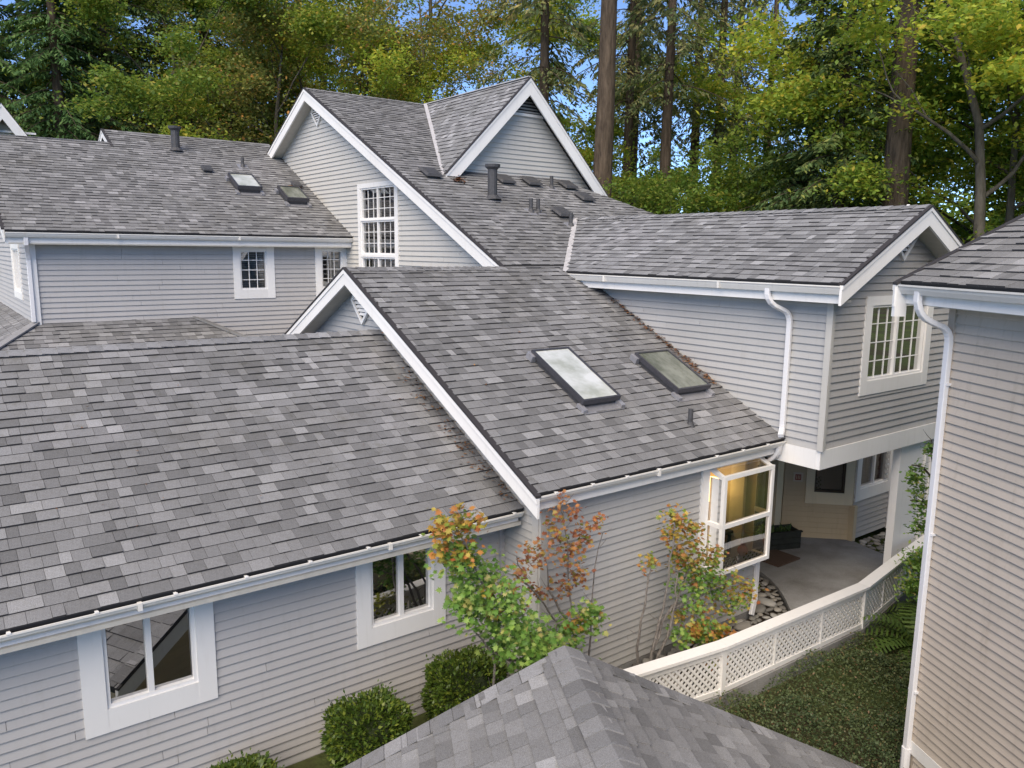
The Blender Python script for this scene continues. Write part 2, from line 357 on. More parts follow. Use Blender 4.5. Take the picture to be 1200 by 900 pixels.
def subtract(iv, holes):
    out = [iv]
    for (a, b) in holes:
        nx = []
        for (x0, x1) in out:
            if b <= x0 or a >= x1: nx.append((x0, x1)); continue
            if a > x0: nx.append((x0, a))
            if b < x1: nx.append((b, x1))
        out = nx
    return out
def siding(house, O, U, N, poly, e, m, holes=(), joined=False, z0=None, name='wall', back=True, th=.12):
    """lap boards on a wall plane: poly in (u, z); each board a wedge with its thick bottom edge proud"""
    O, U, N = Vector(O), Vector(U).normalized(), Vector(N).normalized(); Z = V3(0, 0, 1)
    P = lambda u, z, p: O+U*u+N*p+Z*z
    zs = sorted({p[1] for p in poly} | {h[2] for h in holes} | {h[3] for h in holes})
    mb = MB()
    for a, b in zip(zs[:-1], zs[1:]):
        if b-a < .005: continue
        hs = [(h[0], h[1]) for h in holes if h[2] < (a+b)/2 < h[3]]
        for (a0, b0, a1, b1) in bands(poly, a, b-a):
            if not hs: segs = [(a0, b0, a1, b1)]
            else: segs = [(max(x, a0) if x > a0+1e-6 else a0, y, x if x > a0+1e-6 else a1, y if y < b0-1e-6 else b1) for x, y in subtract((a0, b0), hs)]
            for (l0, h0, l1, h1) in segs:
                mb.prism([P(l0, a, -.004), P(h0, a, -.004), P(h1, b, -.004), P(l1, b, -.004)], -N*th)
    wall = mb.build(name, m, house)
    smin = min(p[1] for p in poly); smax = max(p[1] for p in poly)
    z = smin if z0 is None else z0; jb = MB()
    while z < smax-.01:
        ee = min(e, smax-z)
        hs = [(h[0], h[1]) for h in holes if min(h[3], z+ee)-max(h[2], z) > ee*.35]
        for (a0, b0, a1, b1) in bands(poly, z, ee):
            lo, hi = min(a0, a1), max(b0, b1)
            segs_ = []
            for (x, y) in subtract((lo, hi), hs):
                while y-x > 3.7:
                    c_ = x+random.uniform(1.2, 3.6); segs_.append((x, c_-.002)); x = c_+.002
                segs_.append((x, y))
            for (x, y) in segs_:
                l0, l1 = (max(a0, x), max(a1, x)); h0, h1 = (min(b0, y), min(b1, y))
                if h0-l0 < .02 and h1-l1 < .02: continue
                h0 = max(h0, l0+.001); h1 = max(h1, l1+.001)
                j = random.uniform(-.0012, .0012); pb = .023+j
                vs = [P(l0, z, 0), P(h0, z, 0), P(h0, z, pb), P(l0, z, pb), P(l1, z+ee, .0), P(h1, z+ee, .0), P(l1, z+ee, .003), P(h1, z+ee, .003), P(l0, z+.006, pb+.001), P(h0, z+.006, pb+.001)]
                fs = [(0, 1, 2, 3), (3, 2, 9, 8), (8, 9, 7, 6), (6, 7, 5, 4), (0, 3, 8, 6, 4), (1, 5, 7, 9, 2)]
                if joined: jb.add(vs, fs)
                else: MB().add(vs, fs).build('plank', m, wall)
        z += e
    if joined: o = jb.build('planks', m, wall); o['kind'] = 'stuff'
    return wall

def window(house, O, U, N, u0, u1, z0, z1, trim=(.17, .17, .2, .12), mull=(), grid=None, glass=GLASS, back='dark', depth=.7, proud=.035, tm=WHITE, sashm=WHITE, label=None, curtain=None, mw=.0075):
    """u0..z1 = glazed opening"""
    O, U, N = Vector(O), Vector(U).normalized(), Vector(N).normalized(); Z = V3(0, 0, 1)
    P = lambda u, z, p: O+U*u+N*p+Z*z
    L, R, B, T = trim
    wroot = MB()
    def rect(mb, a, b, c, d, p0, p1): mb.prism([P(a, c, p0), P(b, c, p0), P(b, d, p0), P(a, d, p0)], N*(p1-p0))
    # jamb lining is the window part itself
    fr = .035
    for a, b, c, d in ((u0, u0+fr, z0, z1), (u1-fr, u1, z0, z1), (u0+fr, u1-fr, z0, z0+fr), (u0+fr, u1-fr, z1-fr, z1)): rect(wroot, a, b, c, d, -.09, .012)
    win = wroot.build('window', sashm, house)
    if label: win['label'] = label
    if L: mb = MB(); rect(mb, u0-L, u0, z0-B, z1+T, -.001, proud); mb.build('trim_board', tm, win)
    if R: mb = MB(); rect(mb, u1, u1+R, z0-B, z1+T, -.001, proud); mb.build('trim_board', tm, win)
    if B: mb = MB(); rect(mb, u0, u1, z0-B, z0, -.001, proud-.002); mb.build('trim_board', tm, win)
    if T: mb = MB(); rect(mb, u0, u1, z1, z1+T, -.001, proud-.002); mb.build('trim_board', tm, win)
    edges = [u0+fr]+list(mull)+[u1-fr]
    for i, mu in enumerate(mull):
        mb = MB(); rect(mb, mu-.025, mu+.025, z0+fr, z1-fr, -.05, .008); mb.build('mullion', sashm, win)
    for i in range(len(edges)-1):
        a, b = edges[i], edges[i+1]
        mb = MB(); mb.add([P(a+.01, z0+fr, -.035), P(b-.01, z0+fr, -.035), P(b-.01, z1-fr, -.035), P(a+.01, z1-fr, -.035)], [(0, 1, 2, 3)]); mb.build('pane', glass, win)
        if grid:
            mb = MB(); nx, nz = grid
            for k in range(1, nx):
                x = a+(b-a)*k/nx; rect(mb, x-mw, x+mw, z0+fr, z1-fr, -.034, -.024)
            for k in range(1, nz):
                x = z0+(z1-z0)*k/nz; rect(mb, a+.02, b-.02, x-mw, x+mw, -.034, -.0245)
            mb.build('muntin_grid', sashm, win)
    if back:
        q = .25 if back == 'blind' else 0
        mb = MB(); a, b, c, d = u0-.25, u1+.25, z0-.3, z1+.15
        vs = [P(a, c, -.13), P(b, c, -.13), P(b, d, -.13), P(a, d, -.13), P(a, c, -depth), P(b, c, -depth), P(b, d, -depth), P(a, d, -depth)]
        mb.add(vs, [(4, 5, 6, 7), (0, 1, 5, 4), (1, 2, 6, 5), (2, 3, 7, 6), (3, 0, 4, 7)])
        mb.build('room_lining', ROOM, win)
        if back == 'blind':
            mb = MB(); k = z0+.04
            while k < z1-.03:
                mb.prism([P(u0+.05, k, -.09), P(u1-.05, k, -.09), P(u1-.05, k+.022, -.10), P(u0+.05, k+.022, -.10)], N*.002); k += .045
            mb.build('blind', BLIND, win)
        if curtain:
            mb = MB(); n = 40; a, b = curtain
            vs = []; fs = []
            for i in range(n+1):
                x = a+(b-a)*i/n; p = -.17+.02*math.sin(i*1.3)
                vs += [P(x, z0-.1, p), P(x, z1+.1, p)]
            fs = [(2*i, 2*i+2, 2*i+3, 2*i+1) for i in range(n)]
            mb.add(vs, fs); mb.build('curtain', CURT, win)
    return win

def gutter(house, a, b, out, h=.10, d=.11, clips=0, m=GUT, fas=.1, fm=WHITE, fasout=.11):
    """a..b top outer edge line of the gutter; out = outward unit vector"""
    a, b, out = Vector(a), Vector(b), Vector(out).normalized(); Z = V3(0, 0, 1); ax = (b-a)
    prof = [(0, 0), (0, -.018), (-.012, -.024), (-.02, -.05), (-.045, -h), (-d, -h), (-d, .0), (-d+.004, .0), (-d+.004, -h+.006), (-.047, -h+.006), (-.026, -.05), (-.02, -.02), (-.014, 0)]
    mb = MB(); mb.prism([a+out*x+Z*z for x, z in prof], ax)
    g = mb.build('gutter', m, house)
    mb = MB(); mb.prism([a+out*(-d-.002)+Z*(.0), a+out*(-d-.002)+Z*(-h-fas), a+out*(-d-.027)+Z*(-h-fas), a+out*(-d-.027)+Z*.0], ax); mb.build('fascia_board', fm, house)
    MB().prism([a+out*(-.05)+Z*(-h+.012), a+out*(-d+.006)+Z*(-h+.012), a+out*(-d+.006)+Z*(-h+.04), a+out*(-.05)+Z*(-h+.03)], ax).build('gutter_dark_strip', UNDER, g)  # dark strip along the floor of the trough
    for q_ in range(1, int(ax.length/2.4)+1):
        MB().box(a+ax.normalized()*(2.4*q_-.5)-out*.02-Z*(h*.5), (.018, .024, h*.46), (ax.normalized(), out, Z)).build('gutter_seam', GUT, g)
    if clips:
        L = ax.length; n = int(L/clips)
        for i in range(n+1):
            p = a+ax.normalized()*(.25+clips*i)
            if (p-a).length > L: break
            MB().box(p-out*.055+Z*.004, (.012, .055, .004), (ax.normalized(), out, Z)).box(p-out*.004+Z*.006, (.016, .01, .007), (ax.normalized(), out, Z)).build('gutter_clip', WHITE, g)
    return g
def rake(house, top, bot, N, w=.19, th=.03, m=WHITE, crown=True, drop=.0):
    """rake board hanging under the roof edge from apex to tail; N outward"""
    top, bot, N = Vector(top), Vector(bot), Vector(N).normalized()
    d = (bot-top).normalized(); dn = V3(0, 0, -1); k = dn-d*dn.dot(d); k.normalize(); vw = w/abs(k.z)
    Z = V3(0, 0, 1)
    o = MB().prism([top-Z*drop, top-Z*(drop+vw), bot-Z*(drop+vw), bot-Z*drop], N*th).build('rake_board', m, house)
    if crown:
        vc = .05/abs(k.z); MB().prism([top-Z*(drop-.004)+N*th, top-Z*(drop+vc)+N*th, bot-Z*(drop+vc)+N*th, bot-Z*(drop-.004)+N*th], N*.014).build('rake_crown', m, house)
    MB().prism([top+Z*.028-N*.02, top+Z*.0-N*.02, bot+Z*.0-N*.02, bot+Z*.028-N*.02], N*(th+.042)).build('drip_edge', EDGE, house)
    return o
def downspout(house, pts, w=.075, t=.055, m=DOWN, side=(0, 1, 0)):
    pts = [Vector(p) for p in pts]; mb = MB(); n = len(pts)
    # rectangular section swept along the path with mitred joints
    sd0 = Vector(side).normalized(); rings = []
    for i, p in enumerate(pts):
        d = (pts[min(i+1, n-1)]-pts[max(i-1, 0)]).normalized(); x = (sd0-d*sd0.dot(d)).normalized(); y = d.cross(x)
        rings.append([p+x*w/2*a+y*t/2*b for a, b in ((-1, -.75), (-.8, -1), (.8, -1), (1, -.75), (1, .75), (.8, 1), (-.8, 1), (-1, .75))])
    vs = [q for r in rings for q in r]; fs = []
    for i in range(n-1):
        for k in range(8): fs.append((i*8+k, i*8+(k+1) % 8, i*8+8+(k+1) % 8, i*8+8+k))
    fs += [tuple(range(7, -1, -1)), tuple((n-1)*8+k for k in range(8))]
    mb.add(vs, fs); return mb.build('downspout', m, house)
def arc(p0, p1, p2, n=5):
    p0, p1, p2 = Vector(p0), Vector(p1), Vector(p2)
    return [p0*(1-t)**2+p1*2*t*(1-t)+p2*t*t for t in [i/n for i in range(n+1)]]

C5, S5 = .894427, .447214
def roofz(x, y): return 9.138-.5*(19.3-y)
# common directions
UX, UY = V3(1, 0, 0), V3(0, 1, 0)
VF = V3(0, C5, S5)      # up a slope that faces the camera
VB = V3(0, -C5, S5)     # up the slope behind

# ================================================================== H1 : low wing at the left
H1 = thing('house_wing', 'long low grey wing at the left with two white framed windows above clipped shrubs', 'house', (1.5, 8.5, 0))
y0, z0 = 6.933, 2.30
sR = (10.52-y0)/C5
polyH = [(-3, .045), (5.46, .045), (5.46, sR), (-3, sR)]
r1 = slab(H1, (0, y0, z0), UX, VF, polyH)
shingles(r1, (0, y0, z0), UX, VF, polyH)
slab(H1, (0, 14.1, z0), UX, VB, [(-3, .12), (5.46, .12), (5.46, sR), (-3, sR)])
ridge_caps(r1, (-2.9, 10.52, 4.10), (5.45, 10.52, 4.10), (0, -C5, -S5), (0, C5, -S5), 52, SHR_O)
gutter(H1, (-3, y0, z0), (5.44, y0, z0), (0, -1, 0), h=.075, clips=.62, fas=.075)
hol1 = [(1.02, 1.87, 1.16, 2.04), (3.64, 4.49, 1.17, 2.04)]
w1 = siding(H1, (0, 7.38, 0), UX, (0, -1, 0), [(-3, -.05), (5.5, -.05), (5.5, 2.16), (-3, 2.16)], .094, SID, hol1)
MB().prism([(-3, 7.38, 2.16), (-3, 7.0, 2.16), (-3, 7.0, 2.12), (-3, 7.38, 2.12)], (8.45, 0, 0)).build('soffit', SOFF, H1)
window(H1, (0, 7.38, 0), UX, (0, -1, 0), 1.05, 1.84, 1.19, 2.02, (.19, .17, .22, .1), mull=(1.43,), glass=GLASSD)
window(H1, (0, 7.38, 0), UX, (0, -1, 0), 3.67, 4.46, 1.20, 2.02, (.17, .16, .2, .1), mull=(4.06,), glass=GLASSD)
MB().box((1.25, 13.66, 1.0), (4.25, .06, 1.2)).build('back_wall', SID, H1)
MB().prism([(-3, 7.4, -.1), (-3, 13.6, -.1), (-3, 13.6, 2.3), (-3, 10.5, 3.95), (-3, 7.4, 2.3)], (.1, 0, 0)).build('end_wall', SID, H1)
MB().box((1.2, 7.40, -.2), (4.3, .05, .15)).build('foundation', CONC, H1)
MB().tube([(5.37, 7.3, 2.05), (5.37, 7.3, 0)], .012, 6).build('corner_cable', FLASH, H1)

# ================================================================== M : gabled middle block with skylights
M = thing('gabled_house', 'middle grey house with two big skylights and a glass bay window', 'house', (7.4, 8.8, 0))
ye, ze = 6.369, 2.673
O_ = (0, ye, ze)
sM = (11.03-ye)/C5
polyM = [(5.2, .038), (9.72, .038), (9.72, (10.83-ye)/C5), (9.50, sM), (5.2, sM)]
rM = slab(M, O_, UX, VF, polyM)
shingles(rM, O_, UX, VF, polyM)
ridge_caps(rM, (5.2, 11.03, 5.0), (8.12, 11.03, 5.0), (0, -C5, -S5), (0, C5, -S5), 18)
slab(M, (0, 15.69, ze), UX, VB, [(5.2, .1), (8.1, .1), (8.1, sM), (5.2, sM)])
gutter(M, (5.2, ye, ze-.005), (9.70, ye, ze-.005), (0, -1, 0), h=.085, clips=.55, fas=.11)
tx = 5.2
rake(M, (tx, 11.03, 4.99), (tx, 6.36, 2.66), (-1, 0, 0), .2, .03, drop=.012)
rake(M, (tx, 11.03, 4.99), (tx, 15.7, 2.66), (-1, 0, 0), .2, .03, drop=.012)
MB().prism([(5.2, 11.03, 4.83), (5.2, 6.5, 2.57), (5.2, 6.5, 2.53), (5.2, 11.03, 4.79)], (.32, 0, 0)).prism([(5.2, 11.03, 4.83), (5.2, 15.5, 2.59), (5.2, 15.5, 2.55), (5.2, 11.03, 4.79)], (.32, 0, 0)).build('soffit', SOFF, M)
wMg = siding(M, (5.5, 0, 0), (0, -1, 0), (-1, 0, 0), [(-15.4, -.0), (-6.72, -.0), (-6.72, 2.66), (-11.03, 4.82), (-15.4, 2.63)], .094, SID_M)
yW = 6.7
holM = [(8.36, 9.58, .90, 2.40)]
wM = siding(M, (0, yW, 0), UX, (0, -1, 0), [(5.5, .03), (9.66, .03), (9.66, 2.62), (5.5, 2.62)], .094, SID_M, holM)
MB().box((5.53, yW-.012, 1.32), (.055, .022, 1.3)).box((5.48, yW+.055, 1.32), (.02, .055, 1.3)).build('corner_board', SID_T, M)
MB().prism([(5.5, yW+.05, 2.50), (5.5, ye+.13, 2.50), (5.5, ye+.13, 2.46), (5.5, yW+.05, 2.46)], (4.2, 0, 0)).build('soffit', SOFF, M)
MB().box((7.6, yW+.03, -.08), (2.1, .05, .1)).build('foundation', CONC, M)
MB().box((9.60, 7.9, 1.25), (.06, 1.2, 1.25)).build('side_wall', SID_E, M)
downspout(M, [(9.62, 6.42, 2.60), (9.62, 6.43, 2.52)]+arc((9.62, 6.44, 2.48), (9.62, 6.5, 2.38), (9.62, 6.6, 2.34), 4)+[(9.62, 6.655, 2.2), (9.62, 6.655, .5)]+arc((9.62, 6.655, .46), (9.6, 6.65, .36), (9.54, 6.6, .25), 3)+[(9.42, 6.56, .04)], side=(1, 0, 0))
# diamond gable vents
def diamond_vent(house, c, U, N, r):
    c, U, N = Vector(c), Vector(U), Vector(N); Z = V3(0, 0, 1); mb = MB()
    pts = [c-Z*r, c+U*r, c+Z*r, c-U*r]; inn = [c-Z*(r-.06), c+U*(r-.06), c+Z*(r-.06), c-U*(r-.06)]
    for i in range(4):
        j = (i+1) % 4; mb.prism([pts[i], pts[j], inn[j], inn[i]], N*.04)
    v = mb.build('gable_vent', WHITE, house)
    MB().add([p+N*.008 for p in inn], [(0, 1, 2, 3)]).build('vent_screen', UNDER, v)
    z = -r+.09
    while z < r-.08:
        hw = (r-.06)-abs(z)
        if hw > .03: MB().prism([c-U*hw+Z*z+N*.034, c+U*hw+Z*z+N*.034, c+U*hw+Z*(z+.04)+N*.012, c-U*hw+Z*(z+.04)+N*.012], -N*.005).build('louvre', WHITE, v)
        z += .055
diamond_vent(M, (5.495-.02, 11.03, 4.5), (0, -1, 0), (-1, 0, 0), .36)
# glass bay (garden window)
def bay():
    b = MB(); x0, x1, yb, yf, zb, zm, zt = 8.45, 9.50, yW-.03, 6.43, .97, 1.63, 2.31; t = .028
    zt2 = 2.40
    def pr(a, c): b.bar(a, c, t*2, t*2, up=(0, .01, 1) if abs(Vector(a).z-Vector(c).z) < .3 else (0, 1, 0))
    for x in (x0, x1): pr((x, yf, zb+t), (x, yf, zt-t))
    for z in (zb, zm, zt): pr((x0-t, yf, z), (x1+t, yf, z))
    for x in (x0, x1):
        pr((x, yf+t, zb), (x, yb, zb)); pr((x, yf+t, zm), (x, yb, zm)); pr((x, yf+t, zt), (x, yb, zt2))
    pr((x0-t, yb-.03, zt2+.03), (x1+t, yb-.03, zt2+.03))
    w = b.build('bay_window', WHITE, M)
    def gl(vs): MB().add(vs, [(0, 1, 2, 3)]).build('pane', GLASSC, w)
    for a, c in ((zb+t, zm-t), (zm+t, zt-t)):
        gl([(x0+t, yf, a), (x1-t, yf, a), (x1-t, yf, c), (x0+t, yf, c)])
        for x in (x0, x1): gl([(x, yf+t, a), (x, yb, a), (x, yb, c), (x, yf+t, c)])
    gl([(x0+t, yf+t, zt+.01), (x1-t, yf+t, zt+.01), (x1-t, yb, zt2+.01), (x0+t, yb, zt2+.01)])
    MB().box(((x0+x1)/2, (yf+yb)/2+.01, zb-.005), (.50, .12, .02)).build('sill_shelf', UNDER, w)
    MB().box((x0-.10, yW-.02, 1.62), (.075, .025, .88)).build('trim_board', WHITE, w)
    MB().box((x1+.085, yW-.02, 1.62), (.05, .022, .88)).build('trim_board', WHITE, w)
    # the lit room behind
    mb = MB(); a, c, d, e, f, g = 7.9, 9.55, yW+.13, 9.0, .25, 2.45
    vs = [(a, d, f), (c, d, f), (c, d, g), (a, d, g), (a, e, f), (c, e, f), (c, e, g), (a, e, g)]
    mb.add(vs, [(4, 5, 6, 7), (1, 2, 6, 5), (3, 0, 4, 7), (2, 3, 7, 6)]); mb.build('room_lining', ROOMW, w)
    MB().add([vs[0], vs[1], vs[5], vs[4]], [(0, 1, 2, 3)]).build('room_floor', MATW, w)
    MB().box((9.50, 6.98, 1.3), (.03, .12, 1.1)).build('inner_post', CREAM, w)
    MB().box((9.2, 8.2, 1.5), (.5, .05, .5)).build('dark_cabinet', WOODD, w)
bay()
lt = thing('table_lamp', 'glowing amber table lamp seen through the glass bay window', 'lamp', (9.22, 7.28, 1.2))
MB().tube([(9.22, 7.28, 1.2), (9.22, 7.28, 1.23)], [.09, .09], 12).tube([(9.22, 7.28, 1.23), (9.22, 7.28, 1.45), (9.22, 7.28, 1.7)], [.03, .06, .015], 10).build('lamp_base', FLASH, lt)
MB().tube([(9.22, 7.28, 1.68), (9.22, 7.28, 1.98)], [.2, .12], 16, cap=False).build('lamp_shade', LAMP, lt, smooth=True)
pl = bpy.data.lights.new('lamp_bulb', 'POINT'); pl.energy = 2.0; pl.color = (1, .62, .28); pl.shadow_soft_size = .08
po = bpy.data.objects.new('lamp_bulb', pl); COL.objects.link(po); po.location = (9.22, 7.26, 2.08)
tb = thing('side_table', 'dark table with the amber lamp inside the glass bay', 'table', (9.05, 7.25, .25))
MB().box((9.05, 7.25, 1.18), (.42, .25, .02)).build('table_top', WOODD, tb)
for dx in (-.4, .4):
    for dy in (-.2, .2): MB().box((9.05+dx, 7.25+dy, .70), (.02, .02, .46)).build('leg', WOODD, tb)
pv = thing('orange_vase', 'round orange vase on the shelf inside the bay window', 'vase', (9.2, 6.62, .99))
def lathe(c, prof, seg=16):
    c = Vector(c); mb = MB(); vs = []; fs = []
    for (r, z) in prof:
        for k in range(seg): a = 2*math.pi*k/seg; vs.append(c+V3(r*math.cos(a), r*math.sin(a), z))
    for i in range(len(prof)-1):
        for k in range(seg): fs.append((i*seg+k, i*seg+(k+1) % seg, (i+1)*seg+(k+1) % seg, (i+1)*seg+k))
    mb.add(vs, fs); return mb
ORNG = simple('orange_glaze', (.45, .13, .03), .25); REDG = simple('red_wax', (.35, .03, .03), .4)
lathe((9.2, 6.62, .99), [(.001, 0), (.04, .0), (.075, .05), (.08, .09), (.05, .14), (.03, .16), (.04, .18)]).build('vase_body', ORNG, pv, smooth=True)
pc = thing('picture_frame', 'small dark framed picture standing in the lit bay window', 'picture', (8.7, 6.66, .99))
MB().box((8.7, 6.66, 1.10), (.07, .01, .10)).build('frame', WOODD, pc); MB().box((8.7, 6.648, 1.10), (.05, .004, .08)).build('print', ROOMW, pc)
# skylights on M
def skylight(house, O, V, U, u0, u1, s0, s1, h, glass, curb=.025, label=None):
    O, U, V = Vector(O), Vector(U).normalized(), Vector(V).normalized(); N = U.cross(V)
    if N.z < 0: N = -N
    P = lambda u, s, p: O+U*u+V*s+N*p
    mb = MB()
    for a, b, c, d in ((u0+.03, u0+.06, s0+.03, s1-.03), (u1-.06, u1-.03, s0+.03, s1-.03), (u0+.06, u1-.06, s0+.03, s0+.06), (u0+.06, u1-.06, s1-.06, s1-.03)):
        mb.prism([P(a, c, .0), P(b, c, 0), P(b, d, 0), P(a, d, 0)], N*h*.65)
    sk = mb.build('skylight', FLUE, house)
    if label: sk['label'] = label
    mb = MB(); f = .032
    for a, b, c, d in ((u0, u0+f, s0, s1), (u1-f, u1, s0, s1), (u0+f, u1-f, s0, s0+f), (u0+f, u1-f, s1-f, s1)):
        mb.prism([P(a, c, h*.55), P(b, c, h*.55), P(b, d, h*.55), P(a, d, h*.55)], N*(h*.45))
    mb.build('frame', BRONZE, sk)
    MB().prism([P(u0+f-.01, s0+f-.01, h*.8), P(u1-f+.01, s0+f-.01, h*.8), P(u1-f+.01, s1-f+.01, h*.8), P(u0+f-.01, s1-f+.01, h*.8)], N*h*.1).build('pane', glass, sk)
    for uu in (u0, u1): MB().prism([P(uu-.05, s1-.12, .02), P(uu+.05, s1-.12, .02), P(uu+.05, s1+.02, .02), P(uu-.05, s1+.02, .02)], N*.09).build('flashing_wing', FLASH, sk)
    for uu in (u0, u1): MB().prism([P(uu-.035, s0-.1, .02), P(uu+.035, s0-.1, .02), P(uu+.035, s0+.06, .02), P(uu-.035, s0+.06, .02)], N*.05).build('flashing_wing', FLASH, sk)
    MB().prism([P(u0-.02, s0-.12, .016), P(u1+.02, s0-.12, .016), P(u1+.02, s0+.05, .016), P(u0-.02, s0+.05, .016)], N*.006).build('apron_flashing', FLASH, sk)
sO = (0, ye, ze)
skylight(M, sO, VF, UX, 6.80, 7.48, (7.52-ye)/C5, (8.62-ye)/C5, .15, SKYG, label='larger skylight with pane tinted with a white reflection')
skylight(M, sO, VF, UX, 8.58, 9.30, (7.48-ye)/C5, (8.36-ye)/C5, .15, SKYD, label='smaller skylight with dark mossy glass pane')
def pipe(house, x, y, z, h, r, m=FLUE, cap=False, name='vent_pipe'):
    mb = MB(); mb.tube([(x, y, z-.05), (x, y, z+h)], r, 12)
    p = mb.build(name, m, house, smooth=False)
    MB().tube([(x, y-.01, z-.03), (x, y, z+.06)], [r*1.9, r*1.15], 12).build('flashing_boot', FLUE, p)
    MB().prism([(x-.13, y-.16, z-.075), (x+.13, y-.16, z-.075), (x+.13, y+.13, z+.07), (x-.13, y+.13, z+.07)], (0, -.003, .008)).build('flashing_plate', FLASH, p)
    if cap: MB().tube([(x, y, z+h-.01), (x, y, z+h+.03), (x, y, z+h+.035), (x, y, z+h+.09)], [r*1.05, r*1.5, r*1.55, r*1.6], 14).build('rain_cap', FLUE, p)
pipe(M, 8.31, 6.95, 2.95, .24, .034)
# leaf litter and moss lines are stuff
def litter(name, pts, n, spread, mat=LITTER, size=.03, parent=None, lab=None):
    V = []; F = []; k = 0
    for i in range(n):
        t = random.random(); a = t*(len(pts)-1); j = min(int(a), len(pts)-2); f = a-j
        p = Vector(pts[j]).lerp(Vector(pts[j+1]), f)+V3(random.gauss(0, spread), random.gauss(0, spread), 0)
        p.z += .5*(p.y-Vector(pts[j]).lerp(Vector(pts[j+1]), f).y) if parent is not None else 0
        s = size*random.uniform(.5, 1.3); a = random.random()*6.3; u = V3(math.cos(a), math.sin(a), random.uniform(-.2, .5)).normalized(); v = u.cross(V3(random.uniform(-.4, .4), random.uniform(-.4, .4), 1)).normalized()
        q = p+V3(0, 0, random.uniform(.0, .025))
        V += [q-u*s, q+v*s*.5, q+u*s, q-v*s*.5]; F.append((k, k+1, k+2, k+3)); k += 4
    o = MB().add(V, F).build(name, mat, parent); o['kind'] = 'stuff'
    if lab: o['label'] = lab
    return o
litter('leaf_litter', [(9.66, 9.9, roofz(0, 9.9)+.03), (9.64, 8.6, roofz(0, 8.6)+.03), (9.62, 7.6, roofz(0, 7.6)+.03)], 420, .05, parent=M, size=.028, lab='rusty leaf litter along the foot of the wall')
litter('leaf_litter', [(5.30, 9.6, 3.66), (5.32, 8.2, 2.96), (5.36, 7.15, 2.44)], 260, .07, parent=H1, size=.024)

litter('scattered_leaves', [(5.6, 8.8, roofz(0, 8.8)+.03), (9.2, 8.8, roofz(0, 8.8)+.03)], 26, .7, parent=M, size=.022)
litter('scattered_leaves', [(0.2, 8.8, 2.3+.5*(8.8-6.933)+.03), (4.8, 8.8, 2.3+.5*(8.8-6.933)+.03)], 30, .7, parent=H1, size=.02)
# ================================================================== T : tall house with cross gable
T = thing('tall_house', 'tall grey house at the back with a steep cross gable and tall gridded window', 'house', (11, 15, 0))
TO = (0, 11.03, 5.003)
s_ = lambda y: (y-11.03)/C5
polyT = [(8.14, 0), (9.52, 0), (11.46, s_(12.96)), (14.42, s_(10.2)), (17.4, s_(10.2)), (12.6, s_(15.03)), (12.3, s_(15.4)), (11.5, s_(19.3)), (8.14, s_(19.3))]
polyT = [(a, b) for a, b in polyT]
rT = slab(T, TO, UX, VF, polyT)
shingles(rT, TO, UX, VF, polyT, nmax=0)
slab(T, (0, 27.57, 5.003), UX, VB, [(8.14, 0), (12.3, 0), (12.3, s_(19.3)), (8.14, s_(19.3))])
ridge_caps(rT, (8.14, 19.3, 9.14), (11.45, 19.3, 9.14), (0, -C5, -S5), (0, C5, -S5), 16)
# hipped right end
MB().add([(12.6, 15.03, 7.0), (17.4, 10.2, 4.588), (19.5, 13.0, 3.6), (17.0, 19, 4.8), (12.9, 15.6, 6.9)], [(0, 1, 2, 3, 4)]).build('roof', UNDER, T)
rake(T, (8.14, 19.3, 9.128), (8.14, 11.03, 4.99), (-1, 0, 0), .24, .04, drop=.012)
rake(T, (8.14, 19.3, 9.128), (8.14, 21.95, 7.80), (-1, 0, 0), .24, .04, drop=.012)
MB().prism([(8.14, 19.3, 8.95), (8.14, 11.1, 4.85), (8.14, 11.1, 4.81), (8.14, 19.3, 8.91)], (.32, 0, 0)).prism([(8.14, 19.3, 8.95), (8.14, 26, 5.6), (8.14, 26, 5.56), (8.14, 19.3, 8.91)], (.32, 0, 0)).build('soffit', SOFF, T)
holT = [(-17.02, -15.36, 4.45, 6.66)]
siding(T, (8.44, 0, 0), (0, -1, 0), (-1, 0, 0), [(-26, 2.0), (-11.0, 2.0), (-11.0, 4.88), (-19.3, 8.98), (-26, 5.6)], .105, SID_T, holT, joined=True)
tw = dict(trim=(.13, .16, 0, 0), grid=(3, 3), glass=GLASS, back='dark', depth=1.2)
TWO, TWU, TWN = (8.44, 0, 0), (0, -1, 0), (-1, 0, 0)
window(T, TWO, TWU, TWN, -17.0, -15.38, 5.94, 6.64, (.13, .15, .03, .10), mull=(-16.2,), grid=(3, 3), curtain=(-16.9, -16.6))
window(T, TWO, TWU, TWN, -17.0, -15.38, 5.16, 5.91, (.13, .15, .06, .0), mull=(-16.2,), grid=(3, 3))
window(T, TWO, TWU, TWN, -17.0, -15.38, 4.40, 5.10, (.13, .15, .1, .0), mull=(-16.2,), grid=(3, 3))
diamond_vent(T, (8.42, 19.25, 8.62), (0, -1, 0), (-1, 0, 0), .36)
